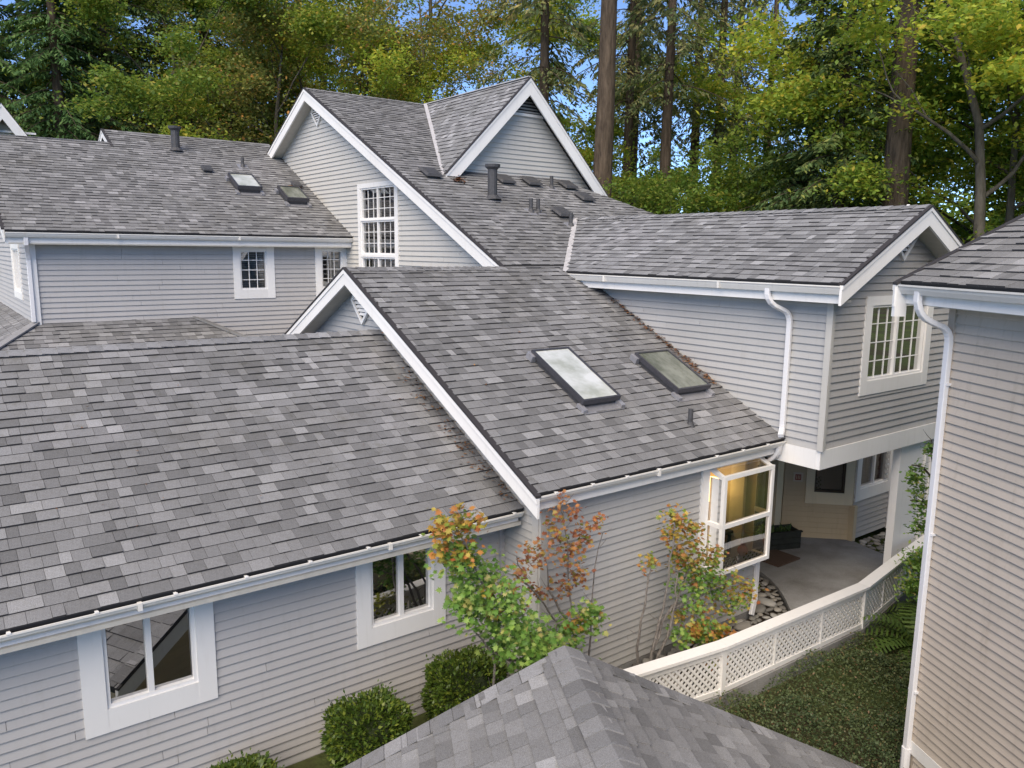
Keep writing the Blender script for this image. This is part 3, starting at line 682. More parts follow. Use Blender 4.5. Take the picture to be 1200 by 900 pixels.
# cross gable
GZ, GX, GY = 9.114, 11.5, 14.69
gs = 3.22
gl_poly = [(GY, 0.0), (19.25, gs), (GY, gs)]
rG = slab(T, (9.22, 0, 6.834), UY, V3(.70711, 0, .70711), gl_poly)
shingles(rG, (9.22, 0, 6.834), UY, V3(.70711, 0, .70711), gl_poly, (SHR_I, SHR_O), nmax=0)
slab(T, (13.78, 0, 6.834), UY, V3(-.70711, 0, .70711), [(GY, -.3), (15.6, -.3), (19.25, gs), (GY, gs)])
MB().bar((GX, GY-.01, GZ+.02), (GX, 19.2, GZ+.02), .10, .02).build('ridge_flashing', FLASHW, T)
MB().bar((9.25, GY+.05, 6.87), (11.45, 19.15, 9.13), .09, .02, up=(-.3, -.4, 1)).build('valley_flashing', FLASHW, T)
rake(T, (GX, GY, GZ-.012), (9.24, GY, 6.85), (0, -1, 0), .26, .04, crown=True)
rake(T, (GX, GY, GZ-.012), (13.98, GY, 6.62), (0, -1, 0), .26, .04, crown=True)
siding(T, (0, 14.99, 0), UX, (0, -1, 0), [(9.6, 6.2), (14.2, 6.2), (14.2, 6.35), (GX, GZ-.12), (9.6, 7.0)], .105, SID_T, joined=True)
MB().box((GX+.02, 14.95, 8.35), (.62, .02, .03)).build('vent_sill', WHITE, T)
gv = MB().add([(10.88, 14.962, 8.38), (12.12, 14.962, 8.38), (11.5, 14.962, 8.98)], [(0, 1, 2)]).build('gable_vent', UNDER, T)
z = 8.40
while z < 8.92:
    hw = .62*(8.98-z)/.6
    MB().prism([(11.5-hw, 14.94, z), (11.5+hw, 14.94, z), (11.5+hw, 14.965, z+.045), (11.5-hw, 14.965, z+.045)], (0, .004, .004)).build('louvre', SID_T, gv); z += .07
pipe(T, 9.79, 13.7, 6.34, .60, .10, cap=True, name='flue_pipe')
for x, y in ((10.41, 13.19), (10.60, 13.19), (11.02, 12.62), (12.0, 14.45)): pipe(T, x, y, roofz(x, y), .27, .04)
def box_vent(house, x, y, z, w=.2, d=.22, h=.09, sl=.5, m=FLUE):
    V = V3(0, 1, sl).normalized(); N = V3(0, -sl, 1).normalized(); c = V3(x, y, z)
    o = MB().box(c+N*.03, (w*.75, d*.7, .04), (UX, V, N)).build('box_vent', m, house)
    MB().add([c+UX*-w-V*d+N*(h-.02), c+UX*w-V*d+N*(h-.02), c+UX*w+V*d+N*(h-.02), c-UX*w+V*d+N*(h-.02), c+UX*-w*.8-V*d*.8+N*(h+.02), c+UX*w*.8-V*d*.8+N*(h+.02), c+UX*w*.8+V*d*.8+N*(h+.02), c-UX*w*.8+V*d*.8+N*(h+.02)],
             [(4, 5, 6, 7), (0, 1, 5, 4), (1, 2, 6, 5), (2, 3, 7, 6), (3, 0, 4, 7), (0, 3, 2, 1)]).build('vent_hood', m, o)
for x, y in ((8.86, 14.65), (10.74, 14.6), (11.5, 14.6), (12.55, 14.55), (12.55, 13.95), (11.15, 13.1)): box_vent(T, x, y, roofz(x, y))
litter('leaf_litter', [(9.3, 14.4, roofz(0, 14.4)+.03), (9.6, 14.5, roofz(0, 14.5)+.03)], 60, .06, parent=T, size=.05)
MB().box((14.5, 17, 2.5), (3.2, 2.2, 2.5)).build('rear_block', SID_T, T)

# ================================================================== R : right wing with window, overhanging the patio
R = thing('right_house_wing', 'right hand grey wing whose gable end with a gridded window overhangs the patio entry', 'house', (11.4, 8, 0))
RO = (9.34, 0, 4.905); VR = V3(C5, 0, S5); sr = 2.124/C5
polyR = [(5.53, .035), (10.9, .035), (12.96, sr), (5.53, sr)]
rR = slab(R, RO, UY, VR, polyR)
shingles(rR, RO, UY, VR, polyR, (SHR_I, SHR_O))
slab(R, (13.588, 0, 4.905), UY, V3(-C5, 0, S5), [(5.53, .1), (10.9, .035), (12.96, sr), (5.53, sr)])
ridge_caps(rR, (11.464, 5.53, 5.972), (11.464, 12.9, 5.972), (-C5, 0, -S5), (C5, 0, -S5), 42, SHR_O)
gutter(R, (9.339, 5.53, 4.893), (9.339, 10.75, 4.893), (-1, 0, 0), h=.11, fas=.12, m=GUT)
MB().bar((9.36, 10.83, 4.93), (11.42, 12.93, 5.975), .10, .02, up=(-.4, -.4, 1)).build('valley_flashing', FLASHW, R)
rake(R, (11.464, 5.54, 5.955), (9.36, 5.54, 4.90), (0, -1, 0), .23, .035)
rake(R, (11.464, 5.54, 5.955), (13.56, 5.54, 4.905), (0, -1, 0), .23, .035)
MB().prism([(11.464, 5.54, 5.80), (9.5, 5.54, 4.82), (9.5, 5.54, 4.78), (11.464, 5.54, 5.76)], (0, .33, 0)).prism([(11.464, 5.54, 5.80), (13.4, 5.54, 4.83), (13.4, 5.54, 4.79), (11.464, 5.54, 5.76)], (0, .33, 0)).build('soffit', SOFF, R)
MB().prism([(9.46, 5.6, 4.70), (9.76, 5.6, 4.70), (9.76, 5.6, 4.67), (9.46, 5.6, 4.67)], (0, 5.2, 0)).build('soffit', SOFF, R)
holR = [(10.74, 12.41, 3.47, 4.61)]
siding(R, (0, 5.875, 0), UX, (0, -1, 0), [(9.742, 2.63), (13.2, 2.63), (13.2, 4.98), (11.464, 5.82), (9.742, 4.98)], .103, SID_R, holR)
siding(R, (9.742, 0, 0), (0, -1, 0), (-1, 0, 0), [(-10.9, 2.63), (-5.875, 2.63), (-5.875, 4.75), (-10.9, 4.75)], .103, SID_M, th=.1)
MB().box((9.70, 5.835, 3.76), (.022, .045, 1.13)).box((9.765, 5.845, 3.76), (.045, .02, 1.13)).build('corner_board', SID_T, R)
window(R, (0, 5.875, 0), UX, (0, -1, 0), 10.77, 12.38, 3.50, 4.58, (.17, .17, .2, .13), mull=(11.55,), grid=(3, 4), glass=GLASSD, curtain=(10.8, 11.5), depth=1.4, mw=.006)
diamond_vent(R, (11.48, 5.86, 5.60), UX, (0, -1, 0), .40)
MB().box((11.47, 5.862, 2.495), (1.76, .03, .133)).build('band_board', WHITE, R)
MB().box((9.735, 6.7, 2.495), (.03, .81, .133)).build('band_board', WHITE, R)
MB().box((11.47, 7.7, 2.40), (1.70, 1.78, .02)).build('porch_ceiling', SOFF, R)
downspout(R, [(9.395, 6.62, 4.83), (9.395, 6.62, 4.76)] + arc((9.395, 6.62, 4.74), (9.395, 6.6, 4.6), (9.56, 6.52, 4.54), 4) + arc((9.60, 6.5, 4.52), (9.69, 6.45, 4.48), (9.69, 6.44, 4.36), 4) + [(9.69, 6.44, 2.95)] + arc((9.69, 6.44, 2.9), (9.69, 6.44, 2.78), (9.60, 6.40, 2.75), 4), side=(0, 1, 0))
# recessed lower storey
siding(R, (0, 7.42, 0), UX, (0, -1, 0), [(13.56, .03), (15.2, .03), (15.2, 2.4), (13.56, 2.4)], .1, SID_R, [(13.40+.1, 14.6, .93, 1.72)])
window(R, (0, 7.42, 0), UX, (0, -1, 0), 13.72, 14.72, .98, 1.70, (.15, .15, .22, .5), mull=(14.22,), glass=GLASS, curtain=(13.75, 14.7), depth=1.0)
d45 = V3(-.70, .714, 0).normalized(); n45 = V3(-.714, -.70, 0).normalized()
siding(R, (13.56, 7.42, 0), d45, n45, [(0, .03), (1.25, .03), (1.25, 2.4), (0, 2.4)], .1, SID_E, [(.14, .74, .88, 1.75)])
window(R, (13.56, 7.42, 0), d45, n45, .17, .71, .92, 1.72, (.15, .15, .22, .5), glass=GLASS, tm=CREAM, sashm=simple('bronze_sash', (.06, .045, .03), .5), depth=1.0)
MB().box((13.55, 7.39, .36), (.05, .05, .34)).build('corner_board', SID_E, R)
MB().box((12.58, 8.42, 1.2), (.10, .10, 1.2)).build('door_post', CREAM, R)
MB().box((12.46, 8.6, 1.2), (.05, .1, 1.2)).build('door_post', WOODD, R)
MB().box((11.4, 9.0, 1.2), (1.75, .06, 1.2)).build('entry_wall', SID_E, R)
ed = MB().box((11.9, 8.92, 1.02), (.45, .025, 1.02)).build('entry_door', WOODD, R)
MB().tube([(11.53, 8.88, 1.0), (11.53, 8.84, 1.0)], .03, 8).build('door_knob', FLASH, ed)
MB().box((15.25, 10, 2.5), (.05, 4, 2.5)).build('rear_wall', SID_R, R)
MB().prism([(12.12, 5.92, -.3), (13.2, 5.92, -.3), (13.2, 5.92, 2.37), (12.12, 5.92, 2.37)], (0, .12, 0)).build('wing_wall', WHITE, R)
for i, x in enumerate((12.9, 13.1)): MB().box((x+.02, 5.905, 1.0), (.02, .015, 1.36)).build('batten', WHITE, R)
# small tile plaque with red characters
pq = thing('house_plaque', 'small cream tile plaque with a red square sign beside the entry window', 'sign', (12.86, 8.17, 1.18))
pcen = V3(13.56, 7.42, 0)+d45*1.01
MB().box(pcen+n45*.025+V3(0, 0, 1.19), (.085, .008, .085), (d45, n45, V3(0, 0, 1))).build('tile', simple('cream_glazed_tile', (.6, .52, .42), .4), pq)
MB().box(pcen+n45*.034+V3(0, 0, 1.19), (.052, .003, .055), (d45, n45, V3(0, 0, 1))).build('red_field', simple('red_glaze', (.25, .05, .04), .4), pq)
for i in range(3): MB().box(pcen+n45*.038+d45*(-.028+.028*i)+V3(0, 0, 1.19), (.004, .002, .035), (d45, n45, V3(0, 0, 1))).build('stroke', CREAM, pq)

# dark brick strip between the lower window and the wing wall
bs = MB().box((14.95, 7.30, 1.2), (.10, .05, 1.2)).build('chimney_breast', BRICK, R)
for i in range(26):
    MB().box((14.95+(.02 if i % 2 else -.02), 7.238, .09+i*.088), (.075, .012, .036)).build('brick', BRICK, bs)
MB().box((13.0+1.82, 7.38, 1.2), (.02, .02, 1.2)).build('downspout', DOWN, R)

# ================================================================== L : left back house
L = thing('back_left_house', 'wide grey house at the back left with two small skylights and long eave', 'house', (5, 19, 0))
LO = (0, 17.42, 5.538)
sl1, sl2 = (21.83-17.42)/C5, (22.67-17.42)/C5
polyL = [(1.45, .03), (8.42, .03), (8.42, sl2), (4.18, sl2), (4.18, sl1), (1.45, sl1)]
rL = slab(L, LO, UX, VF, polyL)
shingles(rL, LO, UX, VF, polyL, (SH_I, SH_O), nmax=0)
slab(L, (0, 26.24, 5.538), UX, VB, [(1.45, .1), (4.18, .1), (4.18, sl1), (1.45, sl1)])
slab(L, (0, 27.92, 5.538), UX, VB, [(4.18, .1), (8.42, .1), (8.42, sl2), (4.18, sl2)])
gutter(L, (1.45, 17.42, 5.52), (8.42, 17.42, 5.52), (0, -1, 0), h=.09, fas=.12)
rake(L, (4.18, 22.67, 8.15), (4.18, 21.6, 7.62), (-1, 0, 0), .16, .03)
rake(L, (4.18, 22.67, 8.15), (4.18, 23.9, 7.53), (-1, 0, 0), .16, .03)
rake(L, (1.45, 21.83, 7.73), (1.45, 17.5, 5.56), (-1, 0, 0), .18, .03)
holL = [(5.82, 6.51, 4.31, 5.26), (7.74, 8.41, 4.31, 5.28)]
siding(L, (0, 17.85, 0), UX, (0, -1, 0), [(1.86, 2.5), (8.44, 2.5), (8.44, 5.36), (1.86, 5.36)], .105, SID, holL, joined=True)
siding(L, (1.86, 0, 0), (0, -1, 0), (-1, 0, 0), [(-25.5, 2.5), (-17.85, 2.5), (-17.85, 5.5), (-21.83, 7.5), (-25.5, 5.6)], .105, SID, [(-21.0, -19.6, 4.25, 5.2)], joined=True)
window(L, (1.86, 0, 0), (0, -1, 0), (-1, 0, 0), -20.95, -19.65, 4.28, 5.2, (.14, .14, .15, .1), mull=(-20.3,), glass=GLASS)
window(L, (0, 17.85, 0), UX, (0, -1, 0), 5.86, 6.47, 4.35, 5.22, (.15, .17, .2, .08), grid=(3, 4), back='blind')
window(L, (0, 17.85, 0), UX, (0, -1, 0), 7.78, 8.32, 4.35, 5.24, (.15, .12, .2, .06), grid=(3, 4), curtain=(8.1, 8.3))
MB().prism([(1.5, 17.85, 5.33), (1.5, 17.52, 5.33), (1.5, 17.52, 5.30), (1.5, 17.85, 5.30)], (6.9, 0, 0)).build('soffit', SOFF, L)
MB().box((1.90, 17.83, 4.4), (.05, .03, .95)).build('corner_board', WHITE, L)
downspout(L, [(1.78, 17.5, 5.46), (1.78, 17.5, 5.36)] + arc((1.78, 17.5, 5.30), (1.8, 17.7, 5.2), (1.82, 17.78, 5.0), 4) + [(1.82, 17.78, 3.82)], side=(1, 0, 0))
def lroofz(y): return 5.538+.5*(y-17.42)
pipe(L, 5.65, 21.7, lroofz(21.7), .50, .10, cap=True, name='flue_pipe')
pipe(L, 7.09, 21.0, lroofz(21.0), .24, .04)
for x, y in ((6.06, 20.6), (8.1, 20.0)): box_vent(L, x, y, lroofz(y), .13, .14)
skylight(L, LO, VF, UX, 6.40, 7.00, (19.45-17.42)/C5, (20.15-17.42)/C5, .2, SKYG, label='small white paned skylight on the back left roof')
skylight(L, LO, VF, UX, 7.42, 7.98, (18.95-17.42)/C5, (19.6-17.42)/C5, .2, SKYD, label='small dark paned skylight beside the tall house wall')
litter('leaf_litter', [(7.85, 19.7, lroofz(19.7)+.05), (8.1, 19.9, lroofz(19.9)+.05)], 50, .07, parent=L, size=.07)
# lower porch roof along its foot
PO = (0, 14.4, 2.045); sP = (17.85-14.4)/C5
polyP = [(-1.59, 0), (8.2, 0), (4.83, sP), (1.86, sP)]
rP = slab(L, PO, UX, VF, polyP, name='porch_roof')
shingles(rP, PO, UX, VF, polyP, nmax=0)
polyP2 = [(14.4, 0), (26, 0), (26, sP), (17.85, sP)]; VP2 = V3(C5, 0, S5)
slab(L, (-1.59, 0, 2.045), UY, VP2, polyP2, name='porch_roof'); shingles(rP, (-1.59, 0, 2.045), UY, VP2, polyP2, nmax=0)
MB().bar((4.83, 17.85, 3.79), (8.2, 14.4, 2.07), .16, .03, up=(.3, -.3, 1)).build('hip_cap', SH_O, L)
MB().bar((1.86, 17.85, 3.80), (-1.59, 14.4, 2.07), .16, .03, up=(-.3, -.3, 1)).build('hip_cap', SH_O, L)
MB().box((1.0, 14.6, .9), (2.6, .06, 1.1)).build('porch_wall', SID, L)

# ================================================================== RH : neighbouring house at the right edge
CV = V3(.4589, .8885, 0); NV = V3(.8885, -.4589, 0)
def RP(t, dn, z): return CV*t+NV*dn+V3(0, 0, z)
RH = thing('neighbouring_house', 'beige grey house at the right edge with a white downspout at its corner', 'house', tuple(RP(5, 7, 0)))
tc_, dc_ = 7.146, 5.752
ROH = RP(0, 5.30, 5.0); VH = (NV*C5+V3(0, 0, S5))
polyRH = [(7.45, .035), (7.45, 4.5), (-2, 4.5), (-2, .035)]
rRH = slab(RH, ROH, CV, VH, polyRH)
shingles(rRH, ROH, CV, VH, polyRH, (SHN_I, SHN_O))
gutter(RH, RP(7.43, 5.298, 4.992), RP(-2, 5.298, 4.992), -NV, h=.095, fas=.1)
rake(RH, RP(7.43, 5.28, 4.985), RP(7.43, 9.3, 6.99), CV, .2, .03)
MB().prism([RP(7.42, 5.29, 4.98), RP(7.42, 5.29, 4.66), RP(7.42, 5.42, 4.66), RP(7.42, 5.42, 5.0)], CV*.05).build('rake_return', WHITE, RH)
siding(RH, RP(0, dc_, 0), -CV, -NV, [(-tc_, .02), (2, .02), (2, 4.82), (-tc_, 4.82)], .092, SID_B)
siding(RH, RP(0, dc_, 0), -CV, -NV, [(-tc_+.12, -.75), (2, -.75), (2, -.13), (-tc_+.12, -.13)], .092, SID_B, name='lower_wall')
MB().prism([RP(tc_, dc_-.03, -.13), RP(-2, dc_-.03, -.13), RP(-2, dc_-.03, .02), RP(tc_, dc_-.03, .02)], NV*.05).build('skirt_board', WHITE, RH)
MB().prism([RP(tc_, dc_, -.75), RP(tc_, dc_+7, -.75), RP(tc_, dc_+7, 4.8), RP(tc_, dc_+3.7, 6.9), RP(tc_, dc_, 4.85)], -CV*.1).build('end_wall', SID_B, RH)
MB().box(RP(tc_-.03, dc_-.02, 2.4), (.045, .015, 2.4), (CV, NV, V3(0, 0, 1))).build('corner_board', SID_B, RH)
MB().prism([RP(7.4, 5.42, 4.82), RP(-2, 5.42, 4.82), RP(-2, 5.42, 4.79), RP(7.4, 5.42, 4.79)], NV*.33).build('soffit', SOFF, RH)
downspout(RH, [RP(7.16, 5.35, 4.95), RP(7.16, 5.35, 4.86)] + arc(RP(7.16, 5.35, 4.83), RP(7.15, 5.37, 4.68), RP(7.13, 5.5, 4.63), 4) + arc(RP(7.12, 5.62, 4.58), RP(7.1, 5.70, 4.55), RP(7.1, 5.70, 4.42), 4) + [RP(7.1, 5.70, -.12)], side=CV)
MB().tube([RP(7.1, 5.70, -.08), RP(7.1, 5.70, -.55), RP(7.12, 5.55, -.66)], .05, 10).build('drain_boot', DOWN, RH)
for z in (.6, 2.4, 4.0): MB().box(RP(7.1, 5.715, z), (.055, .028, .012), (CV, NV, V3(0, 0, 1))).build('pipe_strap', DOWN, RH)

# ================================================================== NR : foreground roof
NR = thing('foreground_house', 'nearest low roof at the bottom centre with large weathered shingles and a capped ridge', 'house', tuple(RP(3, 1.5, 0)))
tA, dA, zA = 5.914, 1.492, 2.04
sN = 3.0/C5
ONl = RP(0, dA-3.0, zA-1.5); ONr = RP(0, dA+3.0, zA-1.5)
pN = [(-2, 0), (tA, 0), (tA, sN), (-2, sN)]
rN = slab(NR, ONl, CV, NV*C5+V3(0, 0, S5), pN); shingles(rN, ONl, CV, NV*C5+V3(0, 0, S5), pN, (SHN_I, SHN_O), nmax=150, lift=1.5)
rN2 = slab(NR, ONr, CV, -NV*C5+V3(0, 0, S5), pN); shingles(rN, ONr, CV, -NV*C5+V3(0, 0, S5), pN, (SHN_I, SHN_O), nmax=150, lift=1.5)
ridge_caps(rN, RP(-1.0, dA, zA+.012), RP(tA+.01, dA, zA+.012), -NV*C5-V3(0, 0, S5), NV*C5-V3(0, 0, S5), 42, SHN_O, w=.16)
# starter strip shingles along the rake
for sgn in (-1, 1):
    V = NV*sgn*C5-V3(0, 0, S5); Nn = V3(0, 0, C5)+NV*sgn*S5
    for i in range(16):
        s0 = .02+i*.205
        if s0 > 3.2: break
        a = RP(tA, dA, zA)+V*s0+Nn*.018
        MB().prism([a+CV*.012, a+CV*.012+V*.20, a-CV*.16+V*.20, a-CV*.16], Nn*.007).build('rake_shingle', SHN_O, rN)
rake(NR, RP(tA-.03, dA, zA-.02), RP(tA-.03, dA-3.0, zA-1.52), CV, .2, .03)
rake(NR, RP(tA-.03, dA, zA-.02), RP(tA-.03, dA+3.0, zA-1.52), CV, .2, .03)
siding(NR, RP(tA-.35, 0, 0), NV, CV, [(dA-2.6, -1.3), (dA+2.6, -1.3), (dA+2.6, .55), (dA, 1.86), (dA-2.6, .55)], .1, SID_E)
MB().prism([RP(tA-.4, dA-2.6, -1.3), RP(-2, dA-2.6, -1.3), RP(-2, dA-2.6, .55), RP(tA-.4, dA-2.6, .55)], NV*.1).prism([RP(tA-.4, dA+2.6, -1.3), RP(-2, dA+2.6, -1.3), RP(-2, dA+2.6, .55), RP(tA-.4, dA+2.6, .55)], -NV*.1).build('side_wall', SID_E, NR)

# ================================================================== far small buildings
F = thing('far_gabled_house', 'tip of a cream gable with white rake boards above the left roofline', 'house', (1.5, 30, 0))
fz = 9.55; fx = 2.68
MB().prism([(fx, 30, fz-.1), (fx+2.6, 30, fz-3.9), (fx+2.6, 30, 0), (fx-2.6, 30, 0), (fx-2.6, 30, fz-3.9)], (0, 4, 0)).build('wall', simple('cream_siding', (.5, .46, .37), .7, nz=(2, .9)), F)
rake(F, (fx, 29.7, fz), (fx+2.8, 29.7, fz-4.1), (0, -1, 0), .26, .04); rake(F, (fx, 29.7, fz), (fx-2.8, 29.7, fz-4.1), (0, -1, 0), .26, .04)
MB().prism([(fx, 29.7, fz), (fx+2.8, 29.7, fz-4.1), (fx+2.8, 29.7, fz-4.2), (fx, 29.7, fz-.12)], (0, 5, 0)).prism([(fx, 29.7, fz), (fx-2.8, 29.7, fz-4.1), (fx-2.8, 29.7, fz-4.2), (fx, 29.7, fz-.12)], (0, 5, 0)).build('roof', SH_I, F)
MB().box((fx, 29.95, 8.75), (.9, .03, .03)).build('belt_board', WHITE, F)
B = thing('far_brown_house', 'small tan house with a green grey roof and brown posts glimpsed between the tree trunks', 'house', (40, 40, 0))
MB().box((40.2, 42, 5), (2.4, 2, 4.6)).build('wall', simple('tan_siding_far', (.42, .27, .13), .8, nz=(1.5, .8)), B)
MB().prism([(36.9, 38.8, 9.35), (43.4, 38.8, 9.35), (43.4, 40.8, 10.4), (36.9, 40.8, 10.4)], (0, .02, -.12)).build('roof', simple('green_grey_roof_far', (.10, .12, .09), .9), B)
for x in (37.6, 38.9, 40.4, 42.0): MB().box((x, 39.2, 4.6), (.12, .12, 4.7)).build('post', simple('brown_post_wood', (.22, .10, .05), .9), B)
MB().box((40.0, 39.1, 8.9), (2.6, .06, .08)).build('deck_rail', simple('deck_wood', (.33, .2, .09), .9), B)

# ================================================================== ground
def gz(x, y):
    z = -.05
    # falls away in front of the fence and towards the neighbouring house
    d = 5.25-y if x > 5.6 else 6.35-y
    if d > 0: z -= min(d*.30, 1.15)
    return z
def ground():
    xs = sorted(set([-400, -200, -100, -60, -40, -20] + [round(-10+i*.5, 2) for i in range(60)] + [22, 26, 32, 40, 55, 80, 120, 200, 400, 700]))
    ys = sorted(set([-400, -200, -60, -20] + [round(-6+i*.5, 2) for i in range(40)] + [16, 20, 26, 34, 44, 60, 90, 150, 300, 700]))
    vs = [(x, y, gz(x, y)-.12 if 6.2 < x < 16 and 5.45 < y < 9.3 else gz(x, y)) for y in ys for x in xs]; n = len(xs)
    fs = [(j*n+i, j*n+i+1, (j+1)*n+i+1, (j+1)*n+i) for j in range(len(ys)-1) for i in range(n-1)]
    o = MB().add(vs, fs).build('ground', GRND, smooth=True); o['kind'] = 'structure'
ground()
# patio slab with its curved edge, low curb along the fence
edge = [(10.98, 8.9), (10.97, 7.75), (10.93, 7.5), (10.80, 7.2), (10.64, 6.95), (10.46, 6.72), (10.28, 6.52), (10.10, 6.34), (9.92, 6.15), (9.85, 5.95), (9.9, 5.50)]
pat = edge+[(12.1, 5.62), (13.3, 5.95), (13.36, 6.5), (13.42, 6.9), (13.5, 7.2), (13.56, 7.40), (12.6, 8.45), (12.5, 8.95)]
o = MB().prism([(x, y, .03) for x, y in pat], (0, 0, -.3)).build('patio_slab', CONC); o['kind'] = 'structure'
lip = MB()
for a, b in zip(edge[:-1], edge[1:]): lip.bar((a[0]-.01, a[1], .02), (b[0]-.01, b[1], .02), .05, .06)
o = lip.build('patio_kerb', CONC); o['kind'] = 'structure'

# river stones
def stone_mesh(seed):
    r = random.Random(seed); mb = lathe((0, 0, 0), [(.02, -.55), (.5, -.45), (.85, -.15), (.95, .12), (.7, .42), (.3, .56), (.02, .6)], 9)
    vs = []
    for v in mb.v:
        k = 1+.14*math.sin(v[0]*3+seed)+.1*math.sin(v[1]*4+seed*2); vs.append((v[0]*k, v[1]*k, v[2]*.62*k))
    mb.v = vs; me = mb.mesh('stone'); me.materials.append(STONE); me.shade_smooth(); return me
SM = [stone_mesh(i) for i in range(6)]
def scatter_stones(region, n, sizes, nobj, label, group):
    pts = []
    tries = 0
    while len(pts) < n and tries < 20000:
        tries += 1; x, y = region(); s = random.uniform(*sizes)*(1.7 if random.random() < .12 else 1)
        if all((x-a)**2+(y-b)**2 > (.72*(s+c))**2 for a, b, c in pts): pts.append((x, y, s))
    pts.sort(key=lambda p: -p[2]/math.hypot(p[0], p[1]))
    for i, (x, y, s) in enumerate(pts[:nobj]):
        o = bpy.data.objects.new('river_stone', SM[i % 6]); COL.objects.link(o); o.location = (x, y, -.035+s*.22)
        o.scale = (s, s*random.uniform(.7, 1), s*random.uniform(.7, 1)); o.rotation_euler = (random.uniform(-.3, .3), random.uniform(-.3, .3), random.random()*6)
        tag(o, label, 'stone', group)
def inpoly(x, y, poly):
    c = False; n = len(poly)
    for i in range(n):
        (x0, y0), (x1, y1) = poly[i], poly[(i+1) % n]
        if (y0 > y) != (y1 > y) and x < (x1-x0)*(y-y0)/(y1-y0)+x0: c = not c
    return c
bedA = [(6.5, 5.75), (9.8, 5.6), (9.8, 6.1), (10.05, 6.4), (10.4, 6.75), (10.75, 7.2), (10.88, 7.6), (9.75, 7.7), (9.72, 6.6), (6.5, 6.6)]
bedB = [(13.45, 6.3), (14.9, 6.3), (14.9, 7.3), (13.65, 7.3)]
def regA():
    while True:
        x, y = random.uniform(6.5, 10.9), random.uniform(5.6, 7.7)
        if inpoly(x, y, bedA): return x, y
def regB():
    while True:
        x, y = random.uniform(13.4, 14.9), random.uniform(6.3, 7.3)
        if inpoly(x, y, bedB): return x, y
scatter_stones(regA, 290, (.05, .09), 290, 'rounded grey river stone in the curved bed under the bay window', 'river stones in the bed below the bay window')
scatter_stones(regB, 60, (.05, .09), 60, 'rounded brown grey stone in the dark bed beside the entry wall', 'stones in the bed beside the entry wall')
o = thing('boulder', 'large flat tan boulder among the river stones by the patio curve', 'boulder', (10.05, 6.75, 0))
c = bpy.data.objects.new('rock', SM[2]); COL.objects.link(c); c.parent = o; c.scale = (.14, .17, .12); c.location = (0, 0, .0)
# soil bed sheets just under the stones (kind structure)
o = MB().prism([(x, y, -.04) for x, y in bedA], (0, 0, -.1)).build('stone_bed', SOIL); o['kind'] = 'structure'

# ================================================================== lattice fence
FN = thing('lattice_fence', 'low white railing with diagonal lattice panels and a wide flat cap curving round the patio', 'fence', (9, 5.45, 0))
fp = [V3(4.0, 5.92, 0), V3(7.33, 5.47, 0), V3(10.33, 5.385, 0), V3(11.84, 5.62, 0), V3(13.1, 5.80, 0)]
capz = .70
def lattice(a, b, z0, z1):
    a, b = Vector(a), Vector(b); L = (b-a).length; d = (b-a)/L; n = V3(d.y, -d.x, 0); Z = V3(0, 0, 1)
    pitch = .096; wd = .015; mb = MB(); H = z1-z0
    for sg, off in ((1, .006), (-1, .014)):
        k = -H if sg > 0 else 0
        while k < (L if sg > 0 else L+H):
            # strip from (k, z0) going diagonally
            x0, x1 = k, k+sg*H; zz0, zz1 = 0, H
            def at(x): return (x-x0)/(x1-x0)*H
            lo, hi = (max(0, min(x0, x1)), min(L, max(x0, x1)))
            if hi-lo > .02:
                p = a+d*lo+Z*(z0+at(lo)); q = a+d*hi+Z*(z0+at(hi)); e = (q-p).normalized(); sv = e.cross(n).normalized()*wd
                mb.prism([p-sv+n*off, q-sv+n*off, q+sv+n*off, p+sv+n*off], n*.008)
            k += pitch
    return mb.build('lattice_panel', WHITE, FN)
spans = []
for i in range(4):
    a, b = fp[i], fp[i+1]; L = (b-a).length; n = max(1, round(L/.98)); d = (b-a)/L; nn = V3(d.y, -d.x, 0)
    for k in range(n):
        p, q = a+(b-a)*(k/n), a+(b-a)*((k+1)/n)
        lattice(p+d*.03, q-d*.03, .13, .58)
        w_ = .05 if k == 0 else .02
        MB().box(p+V3(0, 0, .28)+nn*.012, (w_*.7, .035 if k == 0 else .022, .40 if k == 0 else .31), (d, nn, V3(0, 0, 1))).build('fence_post', WHITE, FN)
    MB().bar(a+V3(0, 0, .61)+nn*.012, b+V3(0, 0, .61)+nn*.012, .045, .09).build('top_rail', WHITE, FN)
    MB().bar(a+V3(0, 0, .10)+nn*.012, b+V3(0, 0, .10)+nn*.012, .05, .06).build('bottom_rail', WHITE, FN)
    MB().bar(a+V3(0, 0, -.12)+nn*.0, b+V3(0, 0, -.12)+nn*.0, .12, .36).build('concrete_curb', CONC, FN)
    MB().bar(a+V3(0, 0, .58)-nn*.03, b+V3(0, 0, .58)-nn*.03, .008, .14).build('inner_rail', WHITE, FN)
def offs(i, w):
    if i == 0: d = (fp[1]-fp[0]).normalized()
    elif i == 4: d = (fp[4]-fp[3]).normalized()
    else: d = ((fp[i]-fp[i-1]).normalized()+(fp[i+1]-fp[i]).normalized()).normalized()
    return fp[i]+V3(d.y, -d.x, 0)*w
for i in range(4):
    gap = .0
    q = [offs(i, .085), offs(i+1, .085), offs(i+1, -.085), offs(i, -.085)]
    MB().prism([v+V3(0, 0, capz-.04) for v in q], (0, 0, .038)).build('cap_rail', WHITE, FN)

